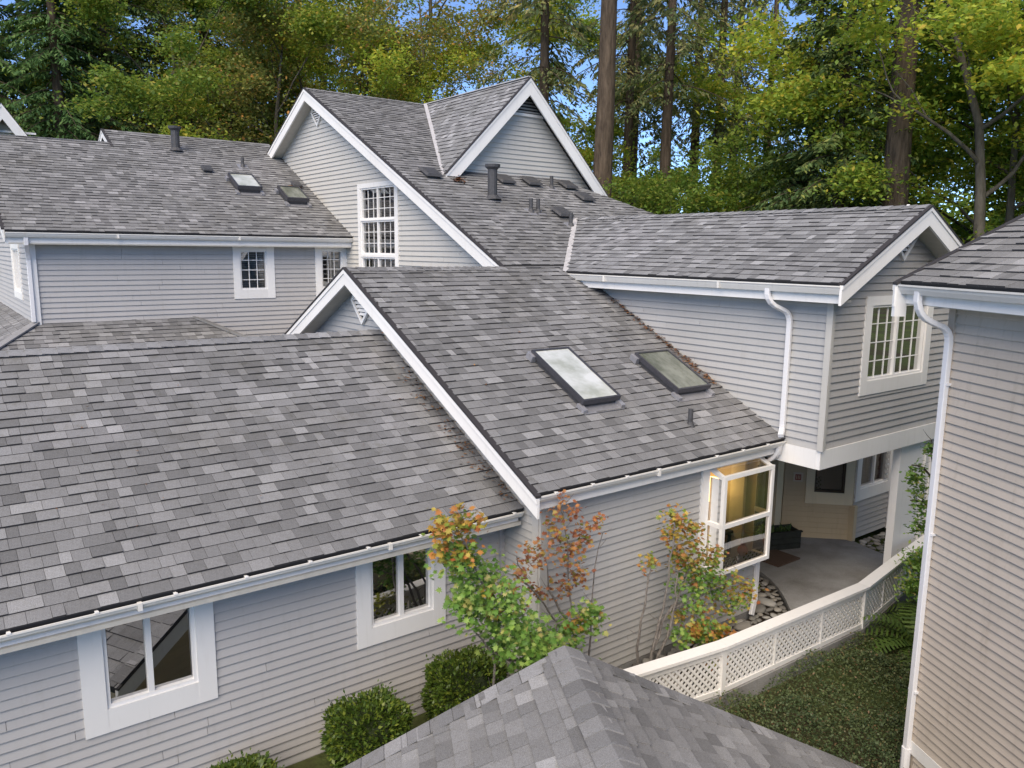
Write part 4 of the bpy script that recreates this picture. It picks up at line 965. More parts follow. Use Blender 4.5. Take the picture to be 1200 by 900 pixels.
# planter box and mat
PB = thing('planter_box', 'dark wooden planter box with a spiky dark plant beside the entry door', 'planter', (12.2, 7.95, .03))
pc_ = V3(12.15, 7.98, 0); px, py = V3(.93, -.36, 0).normalized(), V3(.36, .93, 0).normalized()
for sg in (-1, 1):
    for k in range(3):
        MB().box(pc_+py*sg*.16+V3(0, 0, .09+k*.105), (.33, .015, .048), (px, py, V3(0, 0, 1))).build('plank', WOODD, PB)
        MB().box(pc_+px*sg*.33+V3(0, 0, .09+k*.105), (.015, .145, .048), (px, py, V3(0, 0, 1))).build('plank', WOODD, PB)
MB().box(pc_+V3(0, 0, .2), (.31, .14, .1), (px, py, V3(0, 0, 1))).build('soil', SOIL, PB)
for sg in (-1, 1): MB().box(pc_+py*sg*.165+V3(0, 0, .355), (.35, .03, .012), (px, py, V3(0, 0, 1))).build('rim_board', WOODD, PB)
PP = thing('spiky_plant', 'spiky dark green succulent growing in the planter box', 'plant', tuple(pc_+V3(0, 0, .3)))
mb = MB()
for i in range(46):
    a = random.random()*6.3; el = random.uniform(.3, 1.3); l = random.uniform(.10, .2); b = pc_+px*random.uniform(-.22, .22)+py*random.uniform(-.08, .08)+V3(0, 0, .3)
    dd = V3(math.cos(a)*math.cos(el), math.sin(a)*math.cos(el), math.sin(el)); sd = dd.cross(V3(0, 0, 1)).normalized()*.016
    mb.add([b-sd, b+sd, b+dd*l*.6+sd*1.1, b+dd*l, b+dd*l*.6-sd*1.1], [(0, 1, 2, 3, 4)])
mb.build('blades', LF_CON, PP)
DM = MB().box((11.62, 7.95, .045), (.32, .55, .012)).build('doormat', MATW); tag(DM, 'brown woven doormat on the concrete behind the bay window', 'doormat')

# ================================================================== vegetation builders
def leafquads(C, size, flat=.5, aspect=.62, name='foliage', mat=None, dirs=None, droop=0):
    """C (n,3) centres -> rhombus leaves with random orientation"""
    n = len(C); sz = size*rng.uniform(.6, 1.35, (n, 1))
    if dirs is None:
        d = rng.normal(size=(n, 3)); d[:, 2] *= flat; d[:, 2] -= droop
    else: d = dirs + rng.normal(size=(n, 3))*.35
    d /= np.linalg.norm(d, axis=1, keepdims=True)
    up = rng.normal(size=(n, 3))*.55; up[:, 2] += 1
    s = np.cross(d, up); s /= np.linalg.norm(s, axis=1, keepdims=True)+1e-9
    nn = np.cross(s, d)
    V = np.stack([C-d*sz, C+s*sz*aspect+nn*sz*.12, C+d*sz, C-s*sz*aspect+nn*sz*.12], 1).reshape(-1, 3)
    F = np.arange(4*n).reshape(n, 4)
    return npmesh(name, V, F, mat)
def limb(mb, p, d, L, r, depth, tips, spread=.6, grav=.0, seg=7):
    pts = [Vector(p)]; rs = [r]; cur = Vector(d).normalized(); n = 4
    for i in range(n):
        cur = (cur+V3(random.gauss(0, .12), random.gauss(0, .12), random.gauss(0, .08)-grav)).normalized()
        pts.append(pts[-1]+cur*L/n); rs.append(r*(1-.5*(i+1)/n))
    mb.tube(pts, rs, seg if r > .03 else 5, cap=False)
    if depth == 0: tips.append(pts[-1]); tips.append(pts[-2]); return
    k = random.choice((2, 3)) if depth < 3 else 3
    for i in range(k):
        q = pts[-1] if i < 2 else pts[-2]
        dd = (cur+Vector((random.gauss(0, spread), random.gauss(0, spread), random.gauss(0, spread*.6)))).normalized()
        limb(mb, q, dd, L*random.uniform(.6, .8), rs[-1]*.85, depth-1, tips, spread, grav, seg)
    tips.append(pts[-1])

def decid_proto(seed, H, R, base, nleaf, mat, size=.12, trunk_r=.22, lean=.0, bark=BARKL, density=(10, 5), stems=1):
    """returns (trunk mesh, crown mesh)"""
    random.seed(seed); global rng; rng = np.random.default_rng(seed)
    mb = MB(); tips = []
    for st in range(stems):
        a = st*2.4; off = V3(math.cos(a), math.sin(a), 0)*(.25 if stems > 1 else 0)
        pts = [off+V3(0, 0, -1)]; rs = [trunk_r*1.25]; ld = V3(random.gauss(0, .05)+lean, random.gauss(0, .05), 1) + off*.25
        n = 9
        for i in range(n):
            ld = (ld+V3(random.gauss(0, .06), random.gauss(0, .06), 0)).normalized()
            pts.append(pts[-1]+ld*(H*.9+1)/n); rs.append(trunk_r*(1.05-.85*(i+1)/n))
        mb.tube(pts, rs, 10, cap=False)
        nb = density[0]
        for i in range(nb):
            f = base+(1-base)*((i+.5)/nb); j = min(int(f*n), n-1); p = pts[j].lerp(pts[j+1], f*n-j)
            a = i*2.39996+random.random(); el = .15+.6*f
            env = R*(.55+.9*math.sin(math.pi*min(1, (1-f)*.9+.12)))*.55
            limb(mb, p, V3(math.cos(a)*math.cos(el), math.sin(a)*math.cos(el), math.sin(el)), env, rs[j]*.5, 2, tips, .55)
    tips = np.array([tuple(t) for t in tips])
    keep = tips[:, 2] > H*base*.8; tips = tips[keep]
    # clusters at twig tips, flattened in layers
    per = max(1, nleaf//len(tips))
    C = np.repeat(tips, per, axis=0); g = rng.normal(size=C.shape); g[:, 0:2] *= .52; g[:, 2] *= .22
    C = C+g*rng.uniform(.6, 1.25, (len(C), 1)); C[:, 2] -= .25*np.hypot(g[:, 0], g[:, 1])
    tm = mb.mesh('trunk'); tm.materials.append(bark); tm.shade_smooth()
    return tm, leafquads(C, size, .45, .6, 'crown', mat, droop=.25)
def conifer_proto(seed, H, R, base, nb, mat, trunk_r=.3, droop=.25, size=.16, per=60, top=1.0, bark=BARK, thin=1.0):
    random.seed(seed); global rng; rng = np.random.default_rng(seed)
    mb = MB(); n = 8
    pts = [V3(0, 0, -1)]; rs = [trunk_r*1.15]
    for i in range(n): pts.append(pts[-1]+V3(random.gauss(0, .05), random.gauss(0, .05), (H+1)/n)); rs.append(trunk_r*(1-.9*(i+1)/n)+.02)
    mb.tube(pts, rs, 12, cap=False)
    Cs = []; Ds = []
    for i in range(nb):
        f = base+(1-base)*(i+random.random())/nb; z = f*H
        L = R*((1-f)/(1-base))**.75*random.uniform(.65, 1.1)+.3; a = random.random()*6.283
        d = np.array([math.cos(a), math.sin(a), .12-droop*.3]); d /= np.linalg.norm(d)
        pts2 = []
        for t in np.linspace(0, 1, 7): pts2.append(np.array([0, 0, z])+d*L*t+np.array([0, 0, -droop*L*t*t*1.1+(.25*L*t**3*droop)]))
        mb.tube([Vector(p) for p in pts2], [.035*(1-.8*t)*max(L/3, .5) for t in np.linspace(0, 1, 7)], 4, cap=False)
        k = int(per*L/R*1.4)+8
        t = rng.uniform(.12, 1.03, k)
        P = np.array([0, 0, z])+np.outer(t*L, d); P[:, 2] += -droop*L*t*t*1.1+.25*L*t**3*droop
        side = np.array([-d[1], d[0], 0]); o = rng.normal(size=k)*(.42*(1.08-t))*L*.42*thin
        P += np.outer(o, side); P[:, 2] -= np.abs(o)*.35+rng.uniform(0, .18, k)
        D = np.outer(np.sign(o)*1.0, side)+d*.9; D[:, 2] -= .45+droop
        Cs.append(P); Ds.append(D)
    C = np.concatenate(Cs); D = np.concatenate(Ds)
    tm = mb.mesh('trunk'); tm.materials.append(bark); tm.shade_smooth()
    return tm, leafquads(C, size, .4, .3, 'crown', mat, dirs=D)
def plant_tree(name, proto, x, y, s, label, cat='tree', group=None, rz=None, z=-.3, mats=None):
    t = thing(name, label, cat, (x, y, z), group); t.rotation_euler = (0, 0, random.random()*6.28 if rz is None else rz); t.scale = (s, s, s)
    for nm, me in (('trunk', proto[0]), ('crown', proto[1])):
        o = bpy.data.objects.new(nm, me); COL.objects.link(o); o.parent = t
        if nm == 'crown' and mats: 
            o.material_slots[0].link = 'OBJECT'; o.material_slots[0].material = mats
    return t
D1 = decid_proto(11, 17, 5.0, .22, 56000, LF_MAPLE, .078, .25)
D2 = decid_proto(12, 15, 4.6, .18, 50000, LF_OLIVE, .078, .22, stems=2)
D3 = decid_proto(13, 19, 4.2, .42, 22000, LF_OLIVE, .08, .2, lean=.03)
D5 = decid_proto(31, 17, 3.6, .5, 20000, LF_SUNLIT, .08, .24, lean=.035, density=(8, 5))
D4 = decid_proto(14, 16, 5.2, .18, 48000, LF_SUNLIT, .088, .2)
DB = decid_proto(15, 8.5, 3.6, .12, 28000, LF_MAPLE, .085, .12, stems=3)
K1 = conifer_proto(21, 26, 4.6, .05, 210, LF_CEDAR, .4, .45, .15, 130)
K2 = conifer_proto(22, 30, 3.3, .40, 84, LF_THIN, .32, .5, .15, 80, thin=1.2)
K3 = conifer_proto(23, 19, 4.0, .04, 190, LF_CON, .3, .3, .13, 140)
K4 = conifer_proto(24, 32, 3.6, .52, 80, LF_THIN, .46, .6, .16, 90)
TR = [
 ('cedar_tree', K1, 2.5, 38.5, 1.0, 'tall dark cedar at the far left edge of the woods', None),
 ('cedar_tree', K1, 5.2, 36.6, .85, 'dark cedar behind the cream gable at the far left', None),
 ('cedar_tree', K3, 7.6, 39.2, 1.25, 'dense dark conifer just right of the leftmost cedars', None),
 ('cedar_tree', K1, 0.2, 41, 1.1, 'dark cedar standing deepest at the left of the woods', None),
 ('maple_tree', D1, 9.6, 37.0, .95, 'olive green maple above the flue pipe of the back left roof', None),
 ('maple_tree', D2, 12.3, 38.6, 1.0, 'brown tinged maple behind the two small skylights', None),
 ('maple_tree', D1, 14.2, 35.6, .95, 'broad green maple left of the tall gable apex', None),
 ('maple_tree', D2, 16.2, 38.4, 1.05, 'multi stemmed maple behind the tall gable apex', None),
 ('sunlit_maple_tree', D4, 16.6, 50, 1.2, 'sunlit yellow maple glowing behind the left woods', None),
 ('sunlit_maple_tree', D4, 11.5, 50, 1.2, 'golden backlit maple seen through gaps above the back left roof', None),
 ('sunlit_maple_tree', D4, 22, 47, 1.1, 'bright yellow green maple behind the slim trunks left of the cross gable', None),
 ('slim_maple_tree', D3, 18.6, 34.4, .9, 'slim leaning maple with open crown above the tall roof ridge', LF_SUNLIT),
 ('slim_maple_tree', D3, 20.9, 35.2, 1.0, 'slim maple with a thick dark trunk beside the valley of the cross gable', None),
 ('sunlit_maple_tree', D4, 22.6, 32.2, .85, 'light green maple directly behind the cross gable ridge', None),
 ('fir_tree', K2, 21.8, 26.7, .95, 'fir with a dark trunk just behind the cross gable apex', None),
 ('fir_tree', K4, 20.9, 22.3, 1.0, 'very thick bare fir trunk right of the cross gable', None),
 ('fir_tree', K2, 28.8, 29.0, 1.0, 'thin fir standing right of the thick bare trunk', None),
 ('fir_tree', K2, 32.2, 31.6, .95, 'thin brown fir above the far tan house', None),
 ('fir_tree', K2, 27.5, 24.9, 1.0, 'drooping fir with feathery boughs left of the blue gap', None),
 ('fir_tree', K2, 37.7, 32.5, 1.1, 'slender distant fir against the blue sky', None),
 ('fir_tree', K2, 33.9, 27.7, 1.0, 'ragged fir above the right wing ridge start', None),
 ('fir_tree', K2, 38.1, 29.6, 1.0, 'tall fir behind the understory bushes', None),
 ('fir_tree', K2, 37.7, 27.4, .9, 'short bodied fir next to the dark spruce', None),
 ('understory_tree', DB, 24.5, 20.6, .85, 'leafy understory tree hiding the far tan house', None),
 ('understory_tree', DB, 27.0, 20.8, .95, 'green understory tree behind the start of the right wing ridge', LF_LIMEG),
 ('understory_tree', DB, 29.2, 20.0, .95, 'understory tree beside the dark spruce', None),
 ('spruce_tree', K3, 24.0, 14.6, .95, 'dark spruce with drooping boughs behind the right wing ridge', None),
 ('spruce_tree', K3, 26.0, 17.0, .9, 'second dark spruce tucked behind the drooping one', None),
 ('fir_tree', K4, 23.9, 12.5, 1.0, 'massive brown fir trunk behind the gable peak of the right wing', None),
 ('maple_tree', D1, 28.4, 11.6, .85, 'green maple boughs overlapping the massive trunk', LF_SUNLIT),
 ('sunlit_maple_tree', D4, 31.5, 13.5, 1.0, 'bright yellow green maple right of the massive trunk', None),
 ('sunlit_maple_tree', D4, 29.0, 9.5, .95, 'sunlit lime maple behind the forked tree', None),
 ('sunlit_maple_tree', D4, 36.0, 12.0, 1.2, 'golden maple far behind the right edge', None),
 ('forked_tree', D5, 23.0, 9.3, .95, 'forked dark trunk with crooked branches near the right edge', None),
 ('maple_tree', D1, 27.0, 6.0, .9, 'green maple at the right edge above the neighbouring roof', LF_SUNLIT),
 ('sunlit_maple_tree', D4, 33.0, 6.0, 1.1, 'yellow maple deepest at the right edge of the picture', None),
 ('slim_maple_tree', D3, 25.5, 42.5, 1.45, 'tall thin maple far behind the cross gable valley', LF_SUNLIT),
 ('slim_maple_tree', D3, 20.5, 45.5, 1.5, 'tall maple crown filling the sky left of the cross gable', None),
 ('cedar_tree', K1, 7.5, 47, 1.25, 'tall cedar in the second row behind the flue pipe', None),
 ('cedar_tree', K3, 3.2, 45, 1.7, 'broad conifer in the second row at the far left', None),
 ('cedar_tree', K3, 13.5, 45.5, 1.6, 'dark conifer in the second row left of the tall gable', None),
 ('sunlit_maple_tree', D4, 35.5, 36.0, 1.1, 'sunlit maple low behind the slender firs', None),
 ('maple_tree', D1, 31.0, 18.0, 1.15, 'lime green maple behind the dark spruce', LF_SUNLIT),
 ('sunlit_maple_tree', D4, 22.0, -7.5, .9, 'sunlit maple standing out of view to the right, mirrored in the gable window', None),
 ('maple_tree', D1, 26.5, -12.0, .9, 'green maple out of view to the right, mirrored in the gable window', None),
]
random.seed(5)
for nm, pr_, x, y, s, lab, g in TR: plant_tree(nm, pr_, x, y, s, lab, 'tree', rz=-.64 if nm == 'forked_tree' else None, mats=g)
# far wood closing the view between the trunks
def far_wood(name, a, b, n, h, mat, seed):
    rg = np.random.default_rng(seed); t = rg.uniform(0, 1, n); k = 60
    base = np.array(a)[None]*(1-t[:, None])+np.array(b)[None]*t[:, None]
    cl = rg.integers(0, k*3, n); cc = rg.uniform(0, 1, (k*3, 1)); cz = rg.uniform(0, 1, k*3)**1.1*h; 
    base = np.array(a)[None]*(1-cc)+np.array(b)[None]*cc; cen = np.concatenate([base, cz[:, None]], 1)+np.concatenate([rg.normal(size=(k*3, 2))*2.5, np.zeros((k*3, 1))], 1)
    g = rg.normal(size=(n, 3))*np.array([1.5, 1.5, .9]); C = cen[cl]+g
    global rng; rng = rg
    me = leafquads(C, .24, .5, .6, name, mat, droop=.2); o = bpy.data.objects.new(name, me); COL.objects.link(o); o['kind'] = 'stuff'; return o
tag(far_wood('distant_woodland', (-4, 58), (34, 55), 26000, 15, LF_SUNLIT, 3), 'sunlit distant woodland behind the left trees', 'woodland')
tag(far_wood('distant_woodland', (34, 55), (58, 20), 26000, 7.5, LF_SUNLIT, 4), 'low distant woodland behind the firs', 'woodland')
tag(far_wood('distant_woodland', (50, 34), (50, -5), 22000, 15, LF_SUNLIT, 5), 'sunlit distant woodland behind the right trees', 'woodland')
# ------------------------------------------------------------------ near plants
def shrub(x, y, z, rx, ry, rz, n, label, mat=LF_BOX, size=.026, name='boxwood_shrub', group=None):
    t = thing(name, label, 'shrub', (x, y, z), group)
    global rng; rng = np.random.default_rng(int(x*100+y*10)); d = rng.normal(size=(n, 3)); d /= np.linalg.norm(d, axis=1, keepdims=True)
    rr = 1-np.abs(rng.normal(size=n))*.10; k = 1+.07*np.sin(d[:, 0]*6+x*5)+.06*np.sin(d[:, 1]*8+x)+.05*np.sin(d[:, 2]*9+d[:, 0]*5)+.03*np.sin(d[:, 0]*17+d[:, 1]*13)
    p = np.sign(d)*np.abs(d)**.82
    C = p*rr[:, None]*k[:, None]*np.array([rx, ry, rz]); C[:, 2] += rz*.95
    # a few stray sprigs break the clipped outline
    m = rng.random(n) < .06; C[m] *= rng.uniform(1.02, 1.13, (int(m.sum()), 1))
    me = leafquads(C, size, .8, .5, 'foliage', mat, dirs=d*.8); o = bpy.data.objects.new('foliage', me); COL.objects.link(o); o.parent = t
    mb = MB(); tips = []
    for i in range(9): 
        a = i*.7; mb.tube([(0, 0, 0), (math.cos(a)*rx*.4, math.sin(a)*ry*.4, rz*.8), (math.cos(a)*rx*.75, math.sin(a)*ry*.75, rz*1.2)], [.02, .014, .005], 5)
    b = mb.mesh('stems'); b.materials.append(BARKL); o = bpy.data.objects.new('stems', b); COL.objects.link(o); o.parent = t
    core = lathe((0, 0, 0), [(.01, .1*rz), (.7*rx, .3*rz), (.86*rx, rz), (.6*rx, 1.6*rz), (.01, 1.8*rz)], 14).mesh('inner_shade_core'); core.materials.append(simple('shrub_inner_shade', (.02, .03, .01), 1)); o = bpy.data.objects.new('inner_shade_core', core); COL.objects.link(o); o.parent = t  # solid dark core; the shrub's inner shade is put into its colour
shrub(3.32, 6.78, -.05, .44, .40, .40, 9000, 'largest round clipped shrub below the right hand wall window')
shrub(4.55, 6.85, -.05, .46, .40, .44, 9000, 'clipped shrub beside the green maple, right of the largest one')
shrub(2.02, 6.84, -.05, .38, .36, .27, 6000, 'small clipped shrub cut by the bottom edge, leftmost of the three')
# maple leaf shape
def mleaf():
    pts = [(0, -.25), (.12, .0), (.55, -.12), (.36, .18), (.78, .45), (.36, .48), (.30, .85), (.14, .66), (0, 1.15)]
    full = pts+[(-x, y) for x, y in reversed(pts[1:-1])]
    return np.array([(x, y-.3, -.18*abs(x)) for x, y in full])
ML = mleaf()
def leaf_cloud(centres, n, spread, size, mat, name, parent, single=0, hang=.6):
    """lobed leaves clustered round centres; the first 'single' leaves are objects of their own"""
    k = len(ML); cs = np.array(centres); Vs = []; Fs = []
    lm = bpy.data.meshes.new('leaf'); lm.from_pydata([tuple(p) for p in ML], [], [tuple(range(k))]); lm.materials.append(mat); lm.update()
    n0 = 0
    for i in range(n):
        c = Vector(cs[rng.integers(len(cs))]) + Vector((rng.normal()*spread[0], rng.normal()*spread[1], rng.normal()*spread[2]))
        a = rng.uniform(0, 6.283); tip = Vector((math.cos(a), math.sin(a), -hang*rng.uniform(.2, 1.4))).normalized()
        nrm = Vector((rng.normal()*.35-.25, rng.normal()*.35-.35, 1)); sx = tip.cross(nrm).normalized(); nz = sx.cross(tip)
        s = size*rng.uniform(.6, 1.25); M4 = Matrix((sx*s, tip*s, nz*s)).transposed()
        if i < single:
            o = bpy.data.objects.new('leaf', lm); COL.objects.link(o); o.parent = parent; o.matrix_parent_inverse = Matrix.Translation(-parent_world(parent))
            m = M4.to_4x4(); m.translation = c; o.matrix_basis = m
        else:
            for p in ML: Vs.append(M4 @ Vector(p) + c)
            Fs.append(tuple(range(n0, n0+k))); n0 += k
    if Vs: o = MB().add(Vs, Fs).build(name, mat, parent); o['kind'] = 'stuff'
random.seed(3); rng = np.random.default_rng(3)
def blob_centres(items, per):
    out = []
    for (x, y, z, r) in items:
        for _ in range(per): out.append((x+random.gauss(0, r), y+random.gauss(0, r*.7), z+random.gauss(0, r*.8)))
    return out
def stems(parent, paths, m=BARKP, r0=.014):
    mb = MB()
    for p in paths:
        pts = [Vector(q) for q in p]; fine = []
        for a, b in zip(pts[:-1], pts[1:]):
            for t in (0, .34, .67): fine.append(a.lerp(b, t)+V3(random.gauss(0, .012), random.gauss(0, .012), random.gauss(0, .01)))
        fine.append(pts[-1]); n = len(fine)
        mb.tube(fine, [r0*(1-.75*i/n) for i in range(n)], 6, cap=False)
        for q in fine[2:]:
            if random.random() < .5:
                d = V3(random.gauss(0, 1), random.gauss(0, 1), .6).normalized(); mb.tube([q, q+d*.08, q+d*.16+V3(0, 0, .02)], [.004, .003, .0015], 4, cap=False)
    mb.build('stem', m, parent, smooth=True)
G1 = thing('green_vine_maple', 'bushy vine maple with fresh green leaves in front of the low wing', 'tree', (5.2, 6.2, 0))
gpaths = [[(5.2, 6.2, -.1), (5.0, 6.15, .8), (4.6, 6.05, 1.5), (4.2, 6.0, 2.1), (3.85, 6.0, 2.75)], [(5.2, 6.2, 0), (5.1, 6.2, .9), (4.8, 6.1, 1.5), (4.45, 6.0, 1.9)], [(5.2, 6.2, 0), (5.3, 6.15, .9), (5.25, 6.1, 1.3), (5.6, 6.0, 1.35)],
          [(4.62, 6.35, -.1), (4.60, 6.35, .9), (4.55, 6.3, 1.5)], [(5.2, 6.2, 0), (4.9, 6.1, .9), (4.4, 6.0, 1.25), (4.1, 6, 1.6)]]
stems(G1, gpaths, r0=.022)
leaf_cloud(blob_centres([(4.12, 6.0, 2.08, .13), (4.40, 6.0, 1.78, .17), (4.62, 5.95, 1.50, .17), (4.85, 5.95, 1.28, .15), (5.10, 5.95, 1.12, .12), (4.45, 6.0, 1.45, .12), (4.35, 5.5, 1.72, .09), (4.52, 5.4, 1.5, .10), (4.28, 5.7, 1.95, .10), (4.75, 5.9, 1.05, .10), (5.4, 6.0, 1.22, .09), (5.6, 6.0, 1.3, .07), (4.1, 6.0, 1.85, .1), (4.0, 6.0, 2.25, .09)], 18), 2700, (.085, .08, .07), .048, LF_GRN, 'leaves', G1, single=200)
leaf_cloud(blob_centres([(3.88, 6.0, 2.78, .09), (3.74, 6.0, 2.70, .06), (4.05, 6.0, 2.72, .07), (3.9, 6.0, 2.45, .07)], 8), 330, (.05, .05, .045), .055, LF_ORG, 'leaves', G1, single=30)
leaf_cloud(blob_centres([(3.98, 6.0, 2.42, .09), (3.95, 6.0, 1.95, .06)], 6), 220, (.05, .05, .05), .06, LF_GRN, 'leaves', G1, single=20)
leaf_cloud(blob_centres([(4.2, 5.98, 1.75, .1), (4.35, 5.95, 1.95, .08), (5.55, 6.0, 1.3, .08)], 6), 90, (.05, .05, .04), .06, LF_ORG, 'leaves', G1, single=20)
LM = thing('chartreuse_sapling', 'small sapling with pale lime leaves at the rake of the nearest roof', 'plant', (4.72, 6.2, -.1))
stems(LM, [[(4.72, 6.2, -.1), (4.66, 6.15, .4), (4.62, 6.1, .72)], [(4.72, 6.2, -.1), (4.75, 6.15, .4), (4.80, 6.08, .66)]], r0=.01)
leaf_cloud(blob_centres([(4.58, 6.0, .78, .08), (4.72, 5.98, .70, .08), (4.50, 6.0, .62, .06)], 6), 130, (.04, .04, .04), .045, LF_LIME, 'leaves', LM)
R1 = thing('rusty_vine_maple', 'thin vine maple with rusty red leaves below the end of the gutter', 'tree', (5.9, 6.3, 0))
stems(R1, [[(5.9, 6.3, -.1), (5.75, 6.3, .7), (5.35, 6.3, 1.3), (5.0, 6.3, 1.75), (4.85, 6.3, 2.1)], [(5.9, 6.3, 0), (5.7, 6.3, .9), (5.62, 6.3, 1.5), (5.55, 6.3, 2.1), (5.5, 6.3, 2.55)], [(5.9, 6.3, 0), (5.95, 6.3, .9), (5.95, 6.3, 1.5), (6.1, 6.3, 2.1)], [(5.55, 6.3, 1.2), (5.3, 6.3, 1.6), (5.25, 6.3, 2.0)]], r0=.016)
leaf_cloud(blob_centres([(5.5, 6.3, 2.55, .05), (5.62, 6.3, 2.45, .05), (5.42, 6.3, 2.36, .05), (5.45, 6.3, 2.18, .06), (5.20, 6.3, 1.98, .09), (4.98, 6.3, 1.95, .08), (5.42, 6.3, 1.96, .08), (5.66, 6.3, 2.02, .06), (5.85, 6.3, 2.06, .05), (5.6, 6.3, 1.86, .06), (5.8, 6.3, 2.22, .03), (4.75, 6.2, 2.0, .07), (5.0, 6.3, 1.7, .07), (5.25, 6.3, 1.6, .06), (5.1, 6.3, 2.12, .05), (5.55, 6.3, 1.55, .05), (5.72, 6.3, 1.62, .04), (6.0, 6.3, 2.26, .03)], 6), 760, (.055, .05, .045), .042, LF_RED, 'leaves', R1, single=100)
O1 = thing('orange_vine_maple', 'open vine maple with orange and green leaves in front of the glass bay window', 'tree', (6.7, 6.05, 0))
stems(O1, [[(6.68, 6.1, -.1), (6.78, 6.1, .5), (6.95, 6.1, 1.0), (7.05, 6.1, 1.6), (7.1, 6.1, 2.1)], [(6.62, 6.1, 0), (6.55, 6.1, .6), (6.62, 6.1, 1.15), (6.72, 6.1, 1.6)], [(6.78, 6.1, .5), (7.1, 6.1, .95), (7.35, 6.1, 1.25), (7.5, 6.1, 1.5)], [(6.7, 6.1, .1), (7.0, 6.05, .6), (7.15, 6.05, 1.1), (7.2, 6.1, 1.4)],
           [(6.75, 6.1, .2), (7.1, 6.0, .35), (7.4, 5.95, .42), (7.75, 5.95, .5)], [(7.1, 6.1, .95), (7.6, 6.05, 1.05), (8.1, 6.0, 1.1), (8.5, 6.0, .95)]], r0=.024)
leaf_cloud(blob_centres([(7.12, 6.15, 2.12, .05), (7.25, 6.15, 1.95, .07), (7.42, 6.15, 1.92, .06), (7.55, 6.15, 1.88, .05), (7.1, 6.15, 1.85, .05), (7.2, 6.15, 1.55, .06), (7.35, 6.15, 1.58, .05), (7.5, 6.1, 1.45, .07), (6.72, 6.15, 1.62, .03), (7.6, 6.1, 1.25, .1), (7.45, 6.1, 1.7, .07), (7.8, 6.1, 1.4, .07), (8.1, 6.0, .8, .08), (7.9, 6.1, 1.15, .08), (8.15, 6.05, 1.05, .08), (8.4, 6.0, .92, .08), (8.55, 6.0, .80, .07), (7.95, 6.1, 1.5, .05), (7.7, 6.05, .85, .08), (7.3, 6.1, .8, .04)], 8), 1250, (.06, .06, .055), .046, LF_ORG, 'leaves', O1, single=150)
leaf_cloud(blob_centres([(7.42, 6.1, 1.35, .06), (7.3, 6.1, 1.2, .06), (7.75, 6.05, 1.3, .07), (7.55, 6.1, 1.18, .07), (7.4, 6.0, .95, .07), (7.95, 6.05, .98, .07), (8.3, 6.0, .75, .07), (7.6, 6.0, .55, .06), (7.7, 5.95, .38, .08), (7.5, 5.95, .68, .06), (7.85, 5.9, .2, .08), (7.2, 6.0, .62, .04)], 8), 900, (.06, .06, .055), .046, LF_GRN, 'leaves', O1, single=80)
leaf_cloud(blob_centres([(7.65, 5.95, .42, .09), (7.8, 5.9, .22, .08), (7.45, 5.95, .62, .07), (7.9, 5.9, .5, .07)], 5), 300, (.04, .04, .04), .05, LF_ORG, 'leaves', O1, single=40)
# ground cover
def cover():
    n = 150000; C = []
    x = rng.uniform(5.3, 14.5, n); y = rng.uniform(1.0, 5.3, n)
    fy = np.interp(x, [5.5, 7.33, 10.33, 11.84, 14], [5.66, 5.42, 5.33, 5.52, 5.66])
    dn = x*.8885-y*.4589; tt = x*.4589+y*.8885
    keep = (y < fy) & ~((dn > 5.85) & (tt < 7.05)) & (dn > 1.0)
    x, y = x[keep], y[keep]; hh = .13+.07*np.sin(x*3.1+y*2+np.sin(y*4))+.05*np.sin(x*7.3-y*5+np.sin(x*3))+.04*np.sin(y*13+x*4)
    z = np.array([gz(a, b) for a, b in zip(x, y)])+hh*rng.uniform(.2, 1.25, len(x))+np.maximum(0, rng.normal(size=len(x))-1.2)*.05
    me = leafquads(np.stack([x, y, z], 1), .018, .6, .55, 'ground_cover', LF_COV); o = bpy.data.objects.new('ground_cover', me); COL.objects.link(o); o['kind'] = 'stuff'
    tag(o, 'low dark green creeping ground cover between the railing and the neighbouring house', 'ground cover')
cover()
def fern(x, y, z, n, L, label, group=None):
    t = thing('fern', label, 'fern', (x, y, z), group)
    for i in range(n):
        a = i*2.399+random.random()*.4; el = random.uniform(.55, 1.2); mb = MB(); p = V3(0, 0, .02); d = V3(math.cos(a)*math.cos(el), math.sin(a)*math.cos(el), math.sin(el)); m = 16; k = L*random.uniform(.75, 1.1)
        for j in range(m):
            q = p+d*k/m; sd = d.cross(V3(0, 0, 1)).normalized(); wl = .17*k*math.sin(math.pi*(j+1.2)/(m+1.5))+.01
            for sg in (-1, 1):
                mb.add([p, p+sd*sg*wl+d*.03-V3(0, 0, .02), p+sd*sg*wl*.95+d*.055-V3(0, 0, .02), p+d*.035], [(0, 1, 2, 3)])
            mb.add([p-sd*.003, q-sd*.003, q+sd*.003, p+sd*.003], [(0, 1, 2, 3)])
            p = q; d = (d-V3(0, 0, .13)).normalized()
        me = mb.mesh('frond'); me.materials.append(LF_FERN); o = bpy.data.objects.new('frond', me); COL.objects.link(o); o.parent = t
fern(10.75, 4.75, -.15, 20, 1.05, 'large green fern below the curved end of the railing')
fern(11.5, 4.95, -.05, 16, .9, 'smaller fern behind the large one near the curved railing')
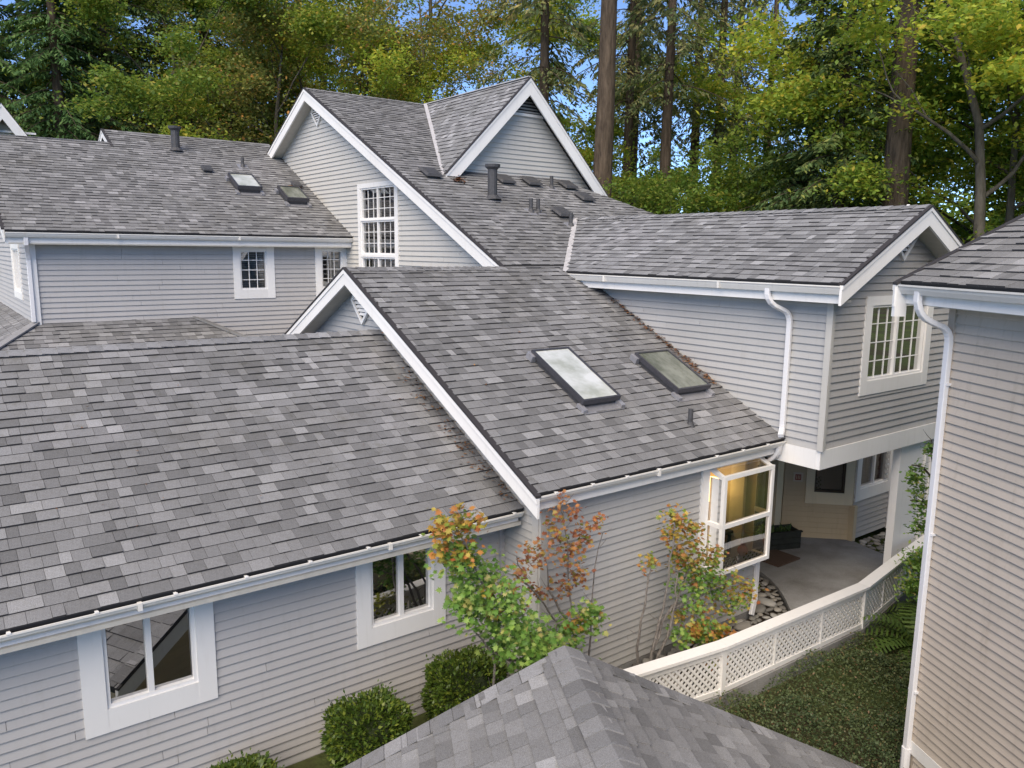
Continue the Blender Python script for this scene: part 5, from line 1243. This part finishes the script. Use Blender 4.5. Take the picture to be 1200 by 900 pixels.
fern(9.9, 4.35, -.35, 9, .5, 'low fern at the edge of the ground cover by the house corner')
BR = thing('broadleaf_shrub', 'bright leafy shrub growing over the railing beside the white wing wall', 'shrub', (12.0, 5.15, -.1))
stems(BR, [[(12.0, 5.15, -.1), (11.95, 5.2, .4), (11.8, 5.25, .8)], [(12.0, 5.15, -.1), (12.2, 5.2, .4), (12.3, 5.25, .9)], [(12.0, 5.15, -.1), (11.8, 5.1, .3), (11.6, 5.1, .6)]], r0=.015)
C = np.array(blob_centres([(11.6, 5.3, .75, .13), (11.35, 5.2, .5, .12), (11.75, 5.2, .62, .12), (12.0, 5.2, .5, .14), (11.9, 5.2, .82, .1), (12.2, 5.3, .7, .12), (11.6, 5.1, .4, .12), (12.1, 5.2, .25, .14)], 330))
me = leafquads(C, .036, .7, .5, 'foliage', LF_GRN); o = bpy.data.objects.new('foliage', me); COL.objects.link(o); o.parent = BR; o.location = (-12.0, -5.15, .1)
SP = thing('maple_sapling', 'slender maple sapling leaning out from behind the corner of the neighbouring house', 'tree', (10.4, 4.2, -.3))
stems(SP, [[(10.4, 4.2, -.3), (10.3, 4.2, 1.0), (10.0, 4.25, 2.0), (9.75, 4.3, 2.6), (9.62, 4.35, 3.1)], [(10.0, 4.25, 2.0), (9.7, 4.4, 2.3), (9.45, 4.45, 2.35)], [(9.8, 4.3, 2.4), (9.6, 4.4, 2.75), (9.4, 4.45, 2.8)], [(10.1, 4.2, 1.6), (9.8, 4.35, 1.9), (9.6, 4.4, 2.0)]], BARKL, .02)
C = np.array(blob_centres([(9.62, 4.36, 2.98, .05), (9.52, 4.42, 2.68, .09), (9.42, 4.44, 2.66, .06), (9.56, 4.4, 2.48, .10), (9.62, 4.36, 2.28, .10), (9.55, 4.36, 2.02, .08), (9.66, 4.36, 2.15, .1)], 90))
me = leafquads(C, .03, .4, .6, 'foliage', LF_GRN, droop=.2); o = bpy.data.objects.new('foliage', me); COL.objects.link(o); o.parent = SP; o.location = (-10.4, -4.2, .3)
